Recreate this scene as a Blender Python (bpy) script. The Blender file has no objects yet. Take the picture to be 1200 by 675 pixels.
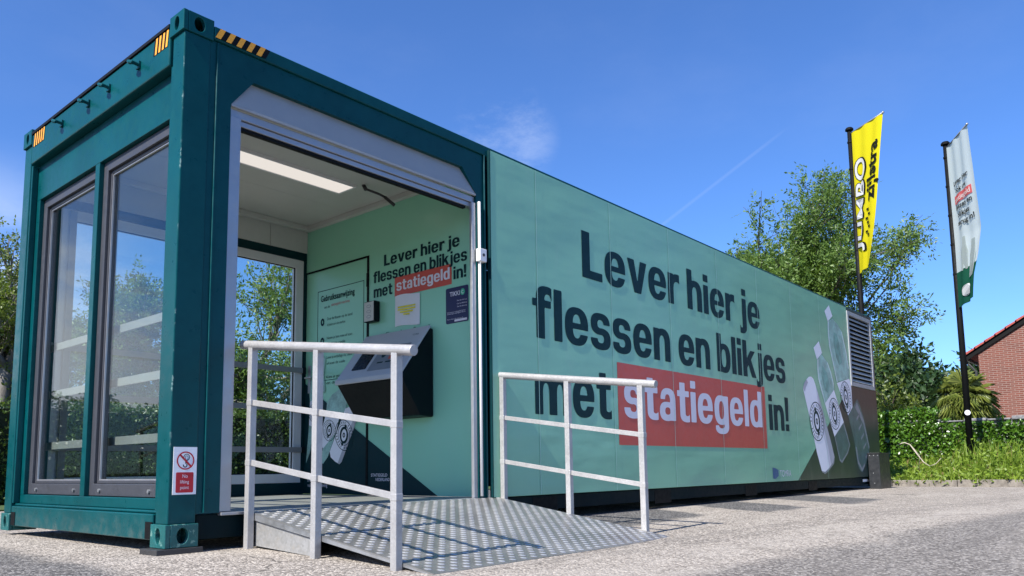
import bpy, bmesh, math, random
import numpy as np
from mathutils import Vector, Matrix
R_ = math.radians
random.seed(7); rng = np.random.default_rng(7)
sc = bpy.context.scene
col = sc.collection

# ------------------------------------------------------------------ camera
cam_d = bpy.data.cameras.new("camera"); cam = bpy.data.objects.new("camera", cam_d); col.objects.link(cam)
yaw, pit, roll = 0.70994, 0.11781, -0.01412
fw = Vector((math.cos(pit)*math.cos(yaw), math.cos(pit)*math.sin(yaw), math.sin(pit)))
rt = Vector((math.sin(yaw), -math.cos(yaw), 0)); up = rt.cross(fw)
r2 = rt*math.cos(roll) + up*math.sin(roll); u2 = -rt*math.sin(roll) + up*math.cos(roll)
cam.matrix_world = Matrix(((r2.x, u2.x, -fw.x, -1.9045), (r2.y, u2.y, -fw.y, -3.9265), (r2.z, u2.z, -fw.z, 0.3795), (0, 0, 0, 1)))
cam_d.sensor_width = 36; cam_d.lens = 919.31/1200*36
cam_d.shift_x = 4.255/1200; cam_d.shift_y = 102.32/1200
cam_d.clip_start = 0.05; cam_d.clip_end = 2000
sc.camera = cam

# ------------------------------------------------------------------ light
SUN = Vector((-1.0, -0.045, 1.0)).normalized()
world = bpy.data.worlds.new("World"); sc.world = world; world.use_nodes = True
nt = world.node_tree; nt.nodes.clear()
wo = nt.nodes.new('ShaderNodeOutputWorld'); bg = nt.nodes.new('ShaderNodeBackground')
sky = nt.nodes.new('ShaderNodeTexSky'); sky.sky_type = 'NISHITA'; sky.sun_disc = False
sky.sun_elevation = math.asin(SUN.z); sky.sun_rotation = math.atan2(SUN.x, SUN.y)
sky.altitude = 0; sky.air_density = 1.0; sky.dust_density = 0.1; sky.ozone_density = 5.0
SKY_STRENGTH = 0.06
bg.inputs['Strength'].default_value = SKY_STRENGTH
def wn(t, **kw):
    n = nt.nodes.new(t)
    for k, v in kw.items(): setattr(n, k, v)
    return n
def wmath(op, a, b=None, clamp=False):
    n = wn('ShaderNodeMath', operation=op); n.use_clamp = clamp
    for i, v in enumerate((a, b)):
        if v is None: continue
        if isinstance(v, (int, float)): n.inputs[i].default_value = v
        else: nt.links.new(v, n.inputs[i])
    return n.outputs[0]
def wdot(vec, c):
    n = wn('ShaderNodeVectorMath', operation='DOT_PRODUCT'); nt.links.new(vec, n.inputs[0]); n.inputs[1].default_value = c
    return n.outputs['Value']
tc = wn('ShaderNodeTexCoord'); dv = tc.outputs['Generated']
def ramp01(x, lo, hi):
    n = wn('ShaderNodeMapRange', interpolation_type='SMOOTHSTEP'); n.inputs[1].default_value = lo; n.inputs[2].default_value = hi
    nt.links.new(x, n.inputs[0]); return n.outputs[0]
# cumulus towards the north west, a few wisps elsewhere
nz = wn('ShaderNodeTexNoise'); nz.inputs['Scale'].default_value = 2.6; nz.inputs['Detail'].default_value = 8; nz.inputs['Roughness'].default_value = 0.6
mp = wn('ShaderNodeMapping'); mp.inputs['Scale'].default_value = (1, 1, 2.2); nt.links.new(dv, mp.inputs[0]); nt.links.new(mp.outputs[0], nz.inputs['Vector'])
west = wmath('MULTIPLY', ramp01(wdot(dv, Vector((-0.75, 0.6, 0.2)).normalized()), 0.22, 0.6), ramp01(wdot(dv, Vector((0, 0, 1))), 0.36, 0.20))
cum = wmath('MULTIPLY', ramp01(nz.outputs[0], 0.40, 0.58), west)
nw = wn('ShaderNodeTexNoise'); nw.inputs['Scale'].default_value = 9; nw.inputs['Detail'].default_value = 7; nw.inputs['Roughness'].default_value = 0.65
nt.links.new(mp.outputs[0], nw.inputs['Vector'])
wisp_at = ramp01(wdot(dv, Vector((0.693, 0.598, 0.40)).normalized()), 0.9972, 0.9996)
wisp = wmath('MULTIPLY', wmath('MULTIPLY', ramp01(nw.outputs[0], 0.42, 0.72), wisp_at), 0.18)
veil = wmath('MULTIPLY', ramp01(nz.outputs[0], 0.45, 0.75), 0.03)
# a fading aircraft trail
d1 = Vector((0.868, 0.304, 0.391)).normalized(); d2 = Vector((0.801, 0.552, 0.232)).normalized(); nn = d1.cross(d2).normalized(); md = (d1+d2).normalized()
tr = wmath('MULTIPLY', ramp01(wmath('ABSOLUTE', wdot(dv, nn)), 0.0030, 0.0004), ramp01(wdot(dv, md), d1.dot(md)-0.001, d1.dot(md)+0.008))
tr = wmath('MULTIPLY', tr, 0.045)
mask = wmath('MAXIMUM', wmath('MAXIMUM', cum, wisp), wmath('MAXIMUM', veil, tr))
mx = wn('ShaderNodeMix', data_type='RGBA'); nt.links.new(mask, mx.inputs[0]); tn = wn('ShaderNodeMix', data_type='RGBA', blend_type='MULTIPLY'); tn.inputs[0].default_value = 1; nt.links.new(sky.outputs[0], tn.inputs[6]); tn.inputs[7].default_value = (0.99, 1.38, 1.96, 1); nt.links.new(tn.outputs[2], mx.inputs[6]); mx.inputs[7].default_value = (10.5, 11.2, 12.5, 1)
nt.links.new(mx.outputs[2], bg.inputs['Color']); nt.links.new(bg.outputs[0], wo.inputs['Surface'])

sun_d = bpy.data.lights.new("sun", 'SUN'); sun_d.energy = 5.0; sun_d.angle = R_(0.53); sun_d.color = (1.0, 0.95, 0.87)
sun = bpy.data.objects.new("sun", sun_d); col.objects.link(sun); sun.rotation_euler = SUN.to_track_quat('Z', 'Y').to_euler(); sun.location = (-20, -2, 20)

vs = sc.view_settings; vs.view_transform = 'Standard'; vs.look = 'None'; vs.gamma = 1; vs.use_curve_mapping = False
vs.exposure = 0.85
sc.cycles.max_bounces = 10; sc.cycles.transparent_max_bounces = 16; sc.cycles.glossy_bounces = 5

# ------------------------------------------------------------------ materials
class NT:
    def __init__(s, name):
        s.m = bpy.data.materials.new(name); s.m.use_nodes = True; s.t = s.m.node_tree; s.t.nodes.clear()
        s.out = s.t.nodes.new('ShaderNodeOutputMaterial')
    def n(s, t, **kw):
        x = s.t.nodes.new(t)
        for k, v in kw.items(): setattr(x, k, v)
        return x
    def l(s, a, b): s.t.links.new(a, b)
    def put(s, sock, v):
        if isinstance(v, (int, float)): sock.default_value = v
        elif isinstance(v, (tuple, list)): sock.default_value = tuple(v) + ((1,) if len(v) == 3 and sock.type == 'RGBA' else ())
        else: s.l(v, sock)
    def math(s, op, a, b=0.0, clamp=False):
        x = s.n('ShaderNodeMath', operation=op); x.use_clamp = clamp; s.put(x.inputs[0], a); s.put(x.inputs[1], b); return x.outputs[0]
    def mix(s, f, a, b, mode='MIX'):
        x = s.n('ShaderNodeMix', data_type='RGBA', blend_type=mode); s.put(x.inputs[0], f); s.put(x.inputs[6], a); s.put(x.inputs[7], b); return x.outputs[2]
    def ramp(s, x, lo, hi, a=0.0, b=1.0):
        r = s.n('ShaderNodeMapRange', interpolation_type='SMOOTHSTEP'); s.put(r.inputs[0], x)
        for i, v in enumerate((lo, hi, a, b)): s.put(r.inputs[1+i], v)
        return r.outputs[0]
    def pos(s): return s.n('ShaderNodeNewGeometry').outputs['Position']
    def noise(s, scale, detail=4, rough=0.55, vec=None, sc3=None):
        x = s.n('ShaderNodeTexNoise'); x.inputs['Scale'].default_value = scale; x.inputs['Detail'].default_value = detail; x.inputs['Roughness'].default_value = rough
        v = vec if vec is not None else s.pos()
        if sc3:
            m = s.n('ShaderNodeMapping'); m.inputs['Scale'].default_value = sc3; s.l(v, m.inputs[0]); v = m.outputs[0]
        s.l(v, x.inputs['Vector']); return x.outputs[0]
    def bump(s, h, strength=0.3, dist=0.01):
        b = s.n('ShaderNodeBump'); b.inputs['Strength'].default_value = strength; b.inputs['Distance'].default_value = dist; s.l(h, b.inputs['Height']); return b.outputs[0]
    def principled(s, base, rough=0.5, metal=0.0, normal=None, **kw):
        p = s.n('ShaderNodeBsdfPrincipled'); s.put(p.inputs['Base Color'], base); s.put(p.inputs['Roughness'], rough); s.put(p.inputs['Metallic'], metal)
        if normal is not None: s.l(normal, p.inputs['Normal'])
        for k, v in kw.items(): s.put(p.inputs[k.replace('_', ' ')], v)
        s.l(p.outputs[0], s.out.inputs['Surface']); return p

def paint(name, c, rough=0.4, metal=0.0, var=0.12, scale=3.0, bump=0.0, bscale=40, wear=None, coat=0.0, spec=0.5, edge=False):
    """painted or plastic surface with faint uneven dirt and gloss"""
    t = NT(name); n1 = t.noise(scale, 6, 0.6); n2 = t.noise(scale*9, 4, 0.6)
    f = t.math('ADD', t.math('MULTIPLY', n1, 0.65), t.math('MULTIPLY', n2, 0.35))
    k = t.ramp(f, 0.3, 0.7, 1-var, 1+var)
    hs = t.n('ShaderNodeHueSaturation'); hs.inputs['Color'].default_value = (*c, 1); t.l(k, hs.inputs['Value']); base = hs.outputs[0]
    if wear:
        wn_ = t.noise(22, 6, 0.75); base = t.mix(t.ramp(wn_, wear[1], wear[1]+0.06), base, (*wear[0], 1))
    if edge:
        sp_ = t.n('ShaderNodeSeparateXYZ'); t.l(t.pos(), sp_.inputs[0]); de = t.math('MAXIMUM', t.math('ABSOLUTE', t.math('SUBTRACT', sp_.outputs[0], 0.014)), t.math('ABSOLUTE', t.math('SUBTRACT', sp_.outputs[1], 0.010)))
        ce = t.math('ADD', de, t.math('MULTIPLY', t.math('SUBTRACT', t.noise(28, 5, 0.8), 0.5), 0.05)); base = t.mix(t.math('MULTIPLY', t.ramp(ce, 0.0045, 0.002), t.math('MULTIPLY', t.ramp(t.noise(4.1, 4), 0.50, 0.60), 0.6)), base, (0.22, 0.32, 0.31))
        gr = t.math('MULTIPLY', t.ramp(t.math('ADD', sp_.outputs[2], t.math('MULTIPLY', t.noise(7, 6, 0.7), 0.25)), 0.32, 0.12), t.ramp(t.noise(16, 5, 0.7), 0.4, 0.65)); base = t.mix(t.math('MULTIPLY', gr, 0.18), base, (0.20, 0.18, 0.15))
    nrm = t.bump(t.noise(bscale, 3), bump, 0.01) if bump else None
    t.principled(base, t.ramp(n2, 0.3, 0.7, max(rough-0.07, 0.03), rough+0.09), metal, nrm, Coat_Weight=coat, Coat_Roughness=0.12, Specular_IOR_Level=spec)
    return t.m

M = {}
M['teal'] = paint('teal_paint', (0.0004, 0.056, 0.064), 0.34, var=0.16, scale=1.7, wear=((0.03, 0.12, 0.12), 0.73), spec=0.2, edge=True)
M['teal_worn'] = paint('teal_worn_paint', (0.004, 0.085, 0.085), 0.5, var=0.25, scale=8, bump=0.15, bscale=120, wear=((0.12, 0.24, 0.21), 0.56))
M['shaded_teal'] = paint('shaded_teal_paint', (0.0015, 0.010, 0.013), 0.55, var=0.2, spec=0.1)  # teal darkened in its colour for the shade on the side bottom rail
M['black'] = paint('black_rubber', (0.004, 0.0045, 0.005), 0.6, spec=0.15)
M['anthracite'] = paint('anthracite_sheet', (0.018, 0.02, 0.023), 0.42, var=0.2, scale=2)
M['frame_grey'] = paint('grey_window_profile', (0.042, 0.044, 0.053), 0.45, var=0.06)
M['pvc'] = paint('white_profile', (0.62, 0.62, 0.62), 0.4, var=0.05)
M['panel_white'] = paint('white_sandwich_panel', (0.50, 0.50, 0.46), 0.45, var=0.05)
M['hood'] = paint('grey_shutter_sheet', (0.30, 0.315, 0.325), 0.42, metal=0.05, var=0.05, scale=1.2)
M['alu'] = paint('brushed_aluminium', (0.36, 0.365, 0.385), 0.36, metal=0.6, var=0.07)
M['white'] = paint('white_plastic', (0.72, 0.72, 0.72), 0.4, var=0.04)
M['rail'] = paint('silver_painted_tube', (0.37, 0.365, 0.365), 0.42, metal=0.3, var=0.14, scale=9, bump=0.08, bscale=60)
M['letter_dark'] = paint('dark_green_vinyl', (0.003, 0.028, 0.033), 0.45, var=0.06, spec=0.15)
M['letter_white'] = paint('lilac_white_vinyl', (0.70, 0.66, 0.72), 0.42, var=0.04)
M['red_vinyl'] = paint('coral_red_vinyl', (0.56, 0.075, 0.05), 0.38, var=0.06)
M['red_sign'] = paint('red_sign_ink', (0.45, 0.008, 0.02), 0.4, var=0.03)
M['sign_white'] = paint('sign_white', (0.78, 0.80, 0.84), 0.4, var=0.03)
M['navy'] = paint('navy_ink', (0.012, 0.012, 0.075), 0.35, var=0.04)
M['green_ink'] = paint('bright_green_ink', (0.04, 0.45, 0.25), 0.4)
M['blue_ink'] = paint('blue_ink', (0.02, 0.10, 0.24), 0.4)
M['yellow_ink'] = paint('yellow_highlighter', (0.80, 0.72, 0.02), 0.6)
M['paper'] = paint('paper', (0.72, 0.73, 0.78), 0.8, var=0.03)
M['hazard_yellow'] = paint('hazard_yellow', (0.80, 0.34, 0.02), 0.45)
M['steel_dark'] = paint('dark_steel', (0.05, 0.05, 0.052), 0.5, metal=0.4)
M['bar'] = paint('dull_grey_bar', (0.22, 0.225, 0.23), 0.5, var=0.08)
M['louvre'] = paint('light_grey_louvre', (0.36, 0.37, 0.38), 0.45, metal=0.1)
M['steel'] = paint('zinc_steel', (0.45, 0.46, 0.47), 0.38, metal=0.8, var=0.12)
M['rvm_grey'] = paint('light_grey_plastic', (0.46, 0.47, 0.50), 0.4, var=0.03)
M['rvm_dark'] = paint('dark_plastic', (0.003, 0.007, 0.009), 0.4, spec=0.15)
M['screen'] = paint('dark_screen_glass', (0.008, 0.008, 0.009), 0.3, spec=0.2)
M['sticker'] = paint('grey_instruction_film', (0.20, 0.22, 0.25), 0.4)
M['pcan'] = paint('print_white', (0.84, 0.83, 0.88), 0.4, var=0.03)
M['pcan_t'] = paint('print_soft_grey', (0.62, 0.61, 0.68), 0.4, var=0.03)
M['pcan2'] = paint('print_pale_grey', (0.42, 0.42, 0.47), 0.4, var=0.03)
M['pcan3'] = paint('print_mid_grey', (0.22, 0.24, 0.26), 0.4, var=0.03)
M['pglass'] = paint('print_bottle_mint', (0.30, 0.50, 0.44), 0.38, var=0.35, scale=7)
M['pglass_d'] = paint('print_bottle_shadow', (0.16, 0.36, 0.31), 0.38, var=0.4, scale=9)
M['pglass_l'] = paint('print_bottle_glint', (0.60, 0.74, 0.70), 0.38, var=0.1)
M['pglass_low'] = paint('print_bottle_on_dark', (0.07, 0.13, 0.12), 0.38, var=0.3, scale=6)

def banner_mat(name, c, rough, amp):
    t = NT(name); v = t.pos()
    n1 = t.noise(0.9, 4, 0.5, v); base = t.mix(t.ramp(n1, 0.3, 0.7), tuple(x*0.97 for x in c), tuple(min(1, x*1.03) for x in c))
    dust = t.noise(6, 6, 0.65, v, (1, 1, 0.35)); base = t.mix(t.math('MULTIPLY', t.ramp(dust, 0.5, 0.8), 0.10), base, (0.42, 0.46, 0.42))
    h = t.math('ADD', t.noise(1.1, 2, 0.4, v, (1, 1, 2.6)), t.math('MULTIPLY', t.noise(3.5, 2, 0.4, v, (0.5, 1, 2.2)), 0.25))
    t.principled(base, rough, 0, t.bump(h, amp, 0.05), Specular_IOR_Level=0.5); return t.m
M['mint'] = banner_mat('mint_vinyl_panel', (0.238, 0.500, 0.335), 0.26, 0.22)
M['mint_in'] = banner_mat('mint_vinyl_indoor', (0.27, 0.60, 0.42), 0.30, 0.10)
M['seam_highlight'] = paint('mint_seam_highlight', (0.42, 0.66, 0.54), 0.5, spec=0.2)  # paler mint paints in the light caught along the panel seams
M['dark_vinyl'] = banner_mat('dark_green_panel', (0.010, 0.034, 0.031), 0.34, 0.15)

def glass_mat():
    t = NT('window_glass'); tr = t.n('ShaderNodeBsdfTransparent'); tr.inputs[0].default_value = (0.90, 0.94, 0.92, 1)
    gl = t.n('ShaderNodeBsdfGlossy'); gl.inputs['Roughness'].default_value = 0.0
    b = t.bump(t.noise(1.2, 2, 0.4), 0.05, 0.02); t.l(b, gl.inputs['Normal'])
    fr = t.n('ShaderNodeFresnel'); bf = t.n('ShaderNodeNewGeometry').outputs['Backfacing']; t.l(t.ramp(bf, 0.0, 1.0, 1.5, 1/1.5), fr.inputs['IOR'])
    mxs = t.n('ShaderNodeMixShader'); t.l(fr.outputs[0], mxs.inputs[0]); t.l(tr.outputs[0], mxs.inputs[1]); t.l(gl.outputs[0], mxs.inputs[2])
    t.l(mxs.outputs[0], t.out.inputs['Surface']); return t.m
M['glass'] = glass_mat()
def emit_mat():
    t = NT('lit_lamp_diffuser'); e = t.n('ShaderNodeEmission'); e.inputs[0].default_value = (1.0, 0.93, 0.86, 1); e.inputs[1].default_value = 0.46
    t.l(e.outputs[0], t.out.inputs['Surface']); return t.m
M['lamp'] = emit_mat()

def plate_mat():
    t = NT('chequer_plate'); n1 = t.noise(2.2, 5, 0.6); n2 = t.noise(35, 4, 0.7)
    base = t.mix(t.ramp(n1, 0.3, 0.7), (0.29, 0.285, 0.275), (0.40, 0.395, 0.38)); base = t.mix(t.math('MULTIPLY', t.ramp(n2, 0.52, 0.75), 0.5), base, (0.30, 0.28, 0.25))
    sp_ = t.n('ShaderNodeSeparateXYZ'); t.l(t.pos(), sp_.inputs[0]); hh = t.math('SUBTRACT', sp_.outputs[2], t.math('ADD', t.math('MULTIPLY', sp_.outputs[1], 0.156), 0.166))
    stud_highlight = t.math('MULTIPLY', t.ramp(hh, 0.0012, 0.0030), t.ramp(t.noise(1.6, 4), 0.3, 0.6, 0.55, 1.0)); base = t.mix(stud_highlight, base, (0.78, 0.78, 0.77))   # stud tops painted brighter to stand for their highlights
    t.principled(base, t.ramp(n1, 0.3, 0.7, 0.34, 0.46), 0.75, t.bump(n2, 0.12, 0.004)); return t.m
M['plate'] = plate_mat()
def galv_mat():
    t = NT('galvanised_sheet'); v = t.n('ShaderNodeTexVoronoi'); v.inputs['Scale'].default_value = 75; t.l(t.pos(), v.inputs['Vector'])
    n1 = t.noise(14, 5, 0.7); base = t.mix(v.outputs['Color'], (0.34, 0.34, 0.33), (0.46, 0.46, 0.46)); base = t.mix(t.math('MULTIPLY', t.ramp(n1, 0.5, 0.7), 0.6), base, (0.42, 0.38, 0.33))
    t.principled(base, 0.45, 0.55); return t.m
M['galv'] = galv_mat()
def floor_mat():
    t = NT('grey_floor_boards'); n1 = t.noise(3, 5, 0.6, None, (1, 8, 1)); base = t.mix(n1, (0.20, 0.19, 0.18), (0.30, 0.29, 0.27)); t.principled(base, 0.5); return t.m
M['floor'] = floor_mat()

def asphalt_mat():
    t = NT('dusty_gravel_asphalt'); p = t.pos(); sep = t.n('ShaderNodeSeparateXYZ'); t.l(p, sep.inputs[0]); X, Y = sep.outputs[0], sep.outputs[1]
    warp = t.noise(1.6, 5, 0.6); w = t.math('SUBTRACT', warp, 0.5)
    fine = t.noise(7, 6, 0.7)
    # stones
    v1 = t.n('ShaderNodeTexVoronoi'); v1.inputs['Scale'].default_value = 80; v1.inputs['Randomness'].default_value = 1; t.l(p, v1.inputs['Vector'])
    v2 = t.n('ShaderNodeTexVoronoi'); v2.inputs['Scale'].default_value = 175; t.l(p, v2.inputs['Vector'])
    sr = t.n('ShaderNodeSeparateColor'); t.l(v1.outputs['Color'], sr.inputs[0]); sr2 = t.n('ShaderNodeSeparateColor'); t.l(v2.outputs['Color'], sr2.inputs[0])
    cr = t.n('ShaderNodeValToRGB'); e = cr.color_ramp.elements
    e[0].position = 0; e[0].color = (0.045, 0.038, 0.032, 1); e[1].position = 0.92; e[1].color = (0.66, 0.60, 0.53, 1)
    for ps, c in ((0.30, (0.115, 0.098, 0.084)), (0.5, (0.26, 0.228, 0.198)), (0.70, (0.40, 0.355, 0.31))):
        q = e.new(ps); q.color = (*c, 1)
    t.l(t.math('ADD', t.math('MULTIPLY', sr.outputs[0], 0.65), t.math('MULTIPLY', sr2.outputs[0], 0.35)), cr.inputs[0])
    light = t.mix(t.math('MULTIPLY', t.ramp(fine, 0.45, 0.7), 0.35), cr.outputs[0], (0.40, 0.365, 0.32))
    cr2 = t.n('ShaderNodeValToRGB'); e = cr2.color_ramp.elements
    e[0].position = 0.2; e[0].color = (0.035, 0.035, 0.037, 1); e[1].position = 0.95; e[1].color = (0.34, 0.33, 0.32, 1)
    q = e.new(0.62); q.color = (0.095, 0.093, 0.092, 1)
    t.l(t.math('ADD', t.math('MULTIPLY', sr.outputs[0], 0.6), t.math('MULTIPLY', sr2.outputs[1], 0.4)), cr2.inputs[0]); dark = cr2.outputs[0]
    # the driving lane beyond a wandering edge: y < edge(x)
    edge = t.math('ADD', t.math('MULTIPLY', X, -0.135), -2.02)
    dlane = t.math('ADD', t.math('SUBTRACT', edge, Y), t.math('MULTIPLY', w, 0.55))
    lane = t.ramp(dlane, -0.05, 0.22)
    # cleaner bays beside the panel: stripes along y
    def bay(x0, x1, y0, slant=0.75):
        xs = t.math('ADD', X, t.math('MULTIPLY', Y, -slant)); xs = t.math('ADD', xs, t.math('MULTIPLY', w, 0.35))
        a = t.math('MULTIPLY', t.ramp(xs, x0-0.05, x0+0.1), t.ramp(xs, x1+0.05, x1-0.1))
        return t.math('MULTIPLY', a, t.ramp(t.math('ADD', Y, t.math('MULTIPLY', w, 0.5)), y0, y0+0.15))
    bays = t.math('MAXIMUM', t.math('MAXIMUM', bay(3.1, 4.85, -0.92), bay(5.55, 6.6, -1.25)), bay(7.4, 8.7, -1.35))
    left = t.ramp(t.math('ADD', X, t.math('MULTIPLY', w, 0.3)), -0.30, -0.50)  # darker colour on the ground past the left end
    left = t.math('MULTIPLY', left, t.ramp(t.math('ADD', Y, t.math('MULTIPLY', w, 0.5)), -0.95, -0.6))
    dm = t.math('MAXIMUM', t.math('MAXIMUM', t.math('MULTIPLY', lane, 0.55), t.math('MULTIPLY', bays, 0.95)), t.math('MULTIPLY', left, 0.85))
    dm = t.math('MULTIPLY', dm, t.ramp(fine, 0.25, 0.45, 0.75, 1.0))
    # swept dust ridge along the edge of the lane
    ridge = t.math('MULTIPLY', t.ramp(t.math('ABSOLUTE', t.math('ADD', dlane, 0.22)), 0.38, 0.0), t.ramp(t.noise(4, 5, 0.7), 0.35, 0.65))
    bands = t.math('MULTIPLY', t.ramp(t.noise(1.1, 5, 0.6, None, (0.55, 2.4, 1)), 0.5, 0.68), 0.7)
    dust = t.math('MAXIMUM', t.math('MULTIPLY', ridge, 0.8), t.math('MULTIPLY', bands, t.math('SUBTRACT', 1.0, dm)))
    light = t.mix(0.22, light, (0.30, 0.275, 0.24)); base = t.mix(dm, light, dark); base = t.mix(t.math('MULTIPLY', dust, 0.6), base, (0.44, 0.40, 0.352))
    st = t.math('MULTIPLY', t.ramp(t.noise(1.7, 6, 0.7), 0.58, 0.72), 0.35); base = t.mix(st, base, (0.10, 0.085, 0.07))
    dx = t.math('ADD', t.math('SUBTRACT', edge, Y), t.math('MULTIPLY', w, 0.12)); tw = None
    for c in (-0.62, -0.80, 0.55):
        q = t.ramp(t.math('ABSOLUTE', t.math('SUBTRACT', dx, c)), 0.085, 0.05); tw = q if tw is None else t.math('MAXIMUM', tw, q)
    base = t.mix(t.math('MULTIPLY', t.math('MULTIPLY', tw, t.ramp(t.noise(2.3, 4, 0.7), 0.42, 0.6)), 0.30), base, (0.12, 0.11, 0.10))
    vc = t.n('ShaderNodeTexVoronoi', feature='DISTANCE_TO_EDGE'); vc.inputs['Scale'].default_value = 0.55
    wv = t.n('ShaderNodeVectorMath', operation='ADD'); wn2 = t.n('ShaderNodeTexNoise'); wn2.inputs['Scale'].default_value = 3; wn2.inputs['Detail'].default_value = 6; t.l(p, wn2.inputs['Vector']); t.l(p, wv.inputs[0])
    sc_ = t.n('ShaderNodeVectorMath', operation='SCALE'); sc_.inputs['Scale'].default_value = 0.35; t.l(wn2.outputs['Color'], sc_.inputs[0]); t.l(sc_.outputs[0], wv.inputs[1]); t.l(wv.outputs[0], vc.inputs['Vector'])
    ck = t.math('MULTIPLY', t.ramp(vc.outputs['Distance'], 0.006, 0.002), t.ramp(t.noise(0.7, 3), 0.5, 0.6)); base = t.mix(t.math('MULTIPLY', ck, 0.7), base, (0.05, 0.045, 0.04))
    h = t.math('ADD', t.math('MULTIPLY', v1.outputs['Distance'], -1.0), t.math('MULTIPLY', v2.outputs['Distance'], -0.4))
    t.principled(base, 0.9, 0, t.bump(h, 0.6, 0.012), Specular_IOR_Level=0.3); return t.m
M['asphalt'] = asphalt_mat()
def soil_mat(name, a, b, scale=12):
    t = NT(name); n = t.noise(scale, 6, 0.65); t.principled(t.mix(t.ramp(n, 0.3, 0.7), a, b), 0.95, 0, t.bump(n, 0.5, 0.03)); return t.m
M['soil'] = soil_mat('verge_soil', (0.05, 0.055, 0.02), (0.09, 0.075, 0.045))
M['lawn'] = soil_mat('garden_lawn', (0.03, 0.06, 0.015), (0.06, 0.10, 0.025), 5)
M['kerb'] = soil_mat('concrete_kerb', (0.13, 0.115, 0.10), (0.25, 0.225, 0.195), 9)
M['capstone'] = soil_mat('grey_capstone', (0.12, 0.12, 0.125), (0.24, 0.24, 0.25), 14)
M['concrete'] = soil_mat('pale_render', (0.42, 0.40, 0.38), (0.55, 0.53, 0.50), 4)
M['hedge_core'] = soil_mat('hedge_twigs', (0.010, 0.016, 0.006), (0.02, 0.03, 0.01), 14)
M['straw'] = soil_mat('bleached_wood', (0.34, 0.30, 0.24), (0.50, 0.44, 0.36), 20)
def bark_mat(name, a, b):
    t = NT(name); n = t.noise(9, 6, 0.7, None, (1, 1, 0.25)); t.principled(t.mix(t.ramp(n, 0.3, 0.7), a, b), 0.9, 0, t.bump(n, 0.6, 0.03)); return t.m
M['bark'] = bark_mat('brown_bark', (0.045, 0.036, 0.028), (0.12, 0.10, 0.08))
M['bark_grey'] = bark_mat('grey_bark', (0.12, 0.11, 0.095), (0.24, 0.22, 0.19))
def leaf_mat(name, a, b, trans=0.35, rough=0.45, dry=None):
    t = NT(name); g = t.n('ShaderNodeNewGeometry'); rnd = g.outputs['Random Per Island']
    n = t.noise(0.8, 3, 0.5); f = t.math('ADD', t.math('MULTIPLY', rnd, 0.7), t.math('MULTIPLY', n, 0.4), True)
    c = t.mix(f, a, b)
    if dry: c = t.mix(t.ramp(rnd, 0.93, 0.98), c, dry)
    p = t.n('ShaderNodeBsdfPrincipled'); t.l(c, p.inputs['Base Color']); p.inputs['Roughness'].default_value = rough
    tl = t.n('ShaderNodeBsdfTranslucent'); c2 = t.mix(0.5, c, (0.16, 0.26, 0.02)); t.l(c2, tl.inputs[0])
    m = t.n('ShaderNodeMixShader'); m.inputs[0].default_value = trans; t.l(p.outputs[0], m.inputs[1]); t.l(tl.outputs[0], m.inputs[2]); t.l(m.outputs[0], t.out.inputs['Surface']); return t.m
M['leaf_ash'] = leaf_mat('ash_leaves', (0.050, 0.105, 0.022), (0.18, 0.29, 0.06), 0.42)
M['leaf_dark'] = leaf_mat('dark_leaves', (0.010, 0.030, 0.009), (0.034, 0.074, 0.02), 0.12)
M['leaf_yellow'] = leaf_mat('yellow_green_leaves', (0.07, 0.11, 0.015), (0.17, 0.22, 0.035))
M['leaf_hedge'] = leaf_mat('hedge_leaves', (0.025, 0.055, 0.012), (0.085, 0.14, 0.03), 0.25, 0.35)
M['leaf_ivy'] = leaf_mat('ivy_leaves', (0.025, 0.075, 0.008), (0.10, 0.21, 0.02), 0.2, 0.28)
M['leaf_weed'] = leaf_mat('weed_leaves', (0.085, 0.16, 0.012), (0.27, 0.38, 0.04), 0.4, 0.5, (0.30, 0.22, 0.09))
M['leaf_palm'] = leaf_mat('palm_leaves', (0.06, 0.10, 0.018), (0.26, 0.29, 0.06), 0.25, 0.4)
def brick_mat():
    t = NT('red_brick'); p = t.pos(); sep = t.n('ShaderNodeSeparateXYZ'); t.l(p, sep.inputs[0]); cb = t.n('ShaderNodeCombineXYZ'); t.l(sep.outputs[1], cb.inputs[0]); t.l(sep.outputs[2], cb.inputs[1])
    b = t.n('ShaderNodeTexBrick'); t.l(cb.outputs[0], b.inputs['Vector']); b.inputs['Scale'].default_value = 1; b.inputs['Brick Width'].default_value = 0.22; b.inputs['Row Height'].default_value = 0.0625; b.inputs['Mortar Size'].default_value = 0.009
    b.inputs['Color1'].default_value = (0.165, 0.045, 0.030, 1); b.inputs['Color2'].default_value = (0.105, 0.030, 0.022, 1); b.inputs['Mortar'].default_value = (0.26, 0.20, 0.175, 1); b.inputs['Bias'].default_value = -0.1
    n = t.noise(1.3, 5, 0.6); c = t.mix(t.math('MULTIPLY', n, 0.4), b.outputs['Color'], (0.18, 0.07, 0.05))
    t.principled(c, 0.85, 0, t.bump(b.outputs['Fac'], 0.4, -0.01)); return t.m
M['brick'] = brick_mat()
M['tile'] = paint('red_roof_tile', (0.33, 0.055, 0.04), 0.6, var=0.25, scale=5)
M['dark_red'] = paint('dark_red_boards', (0.10, 0.014, 0.012), 0.6, var=0.2)
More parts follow.
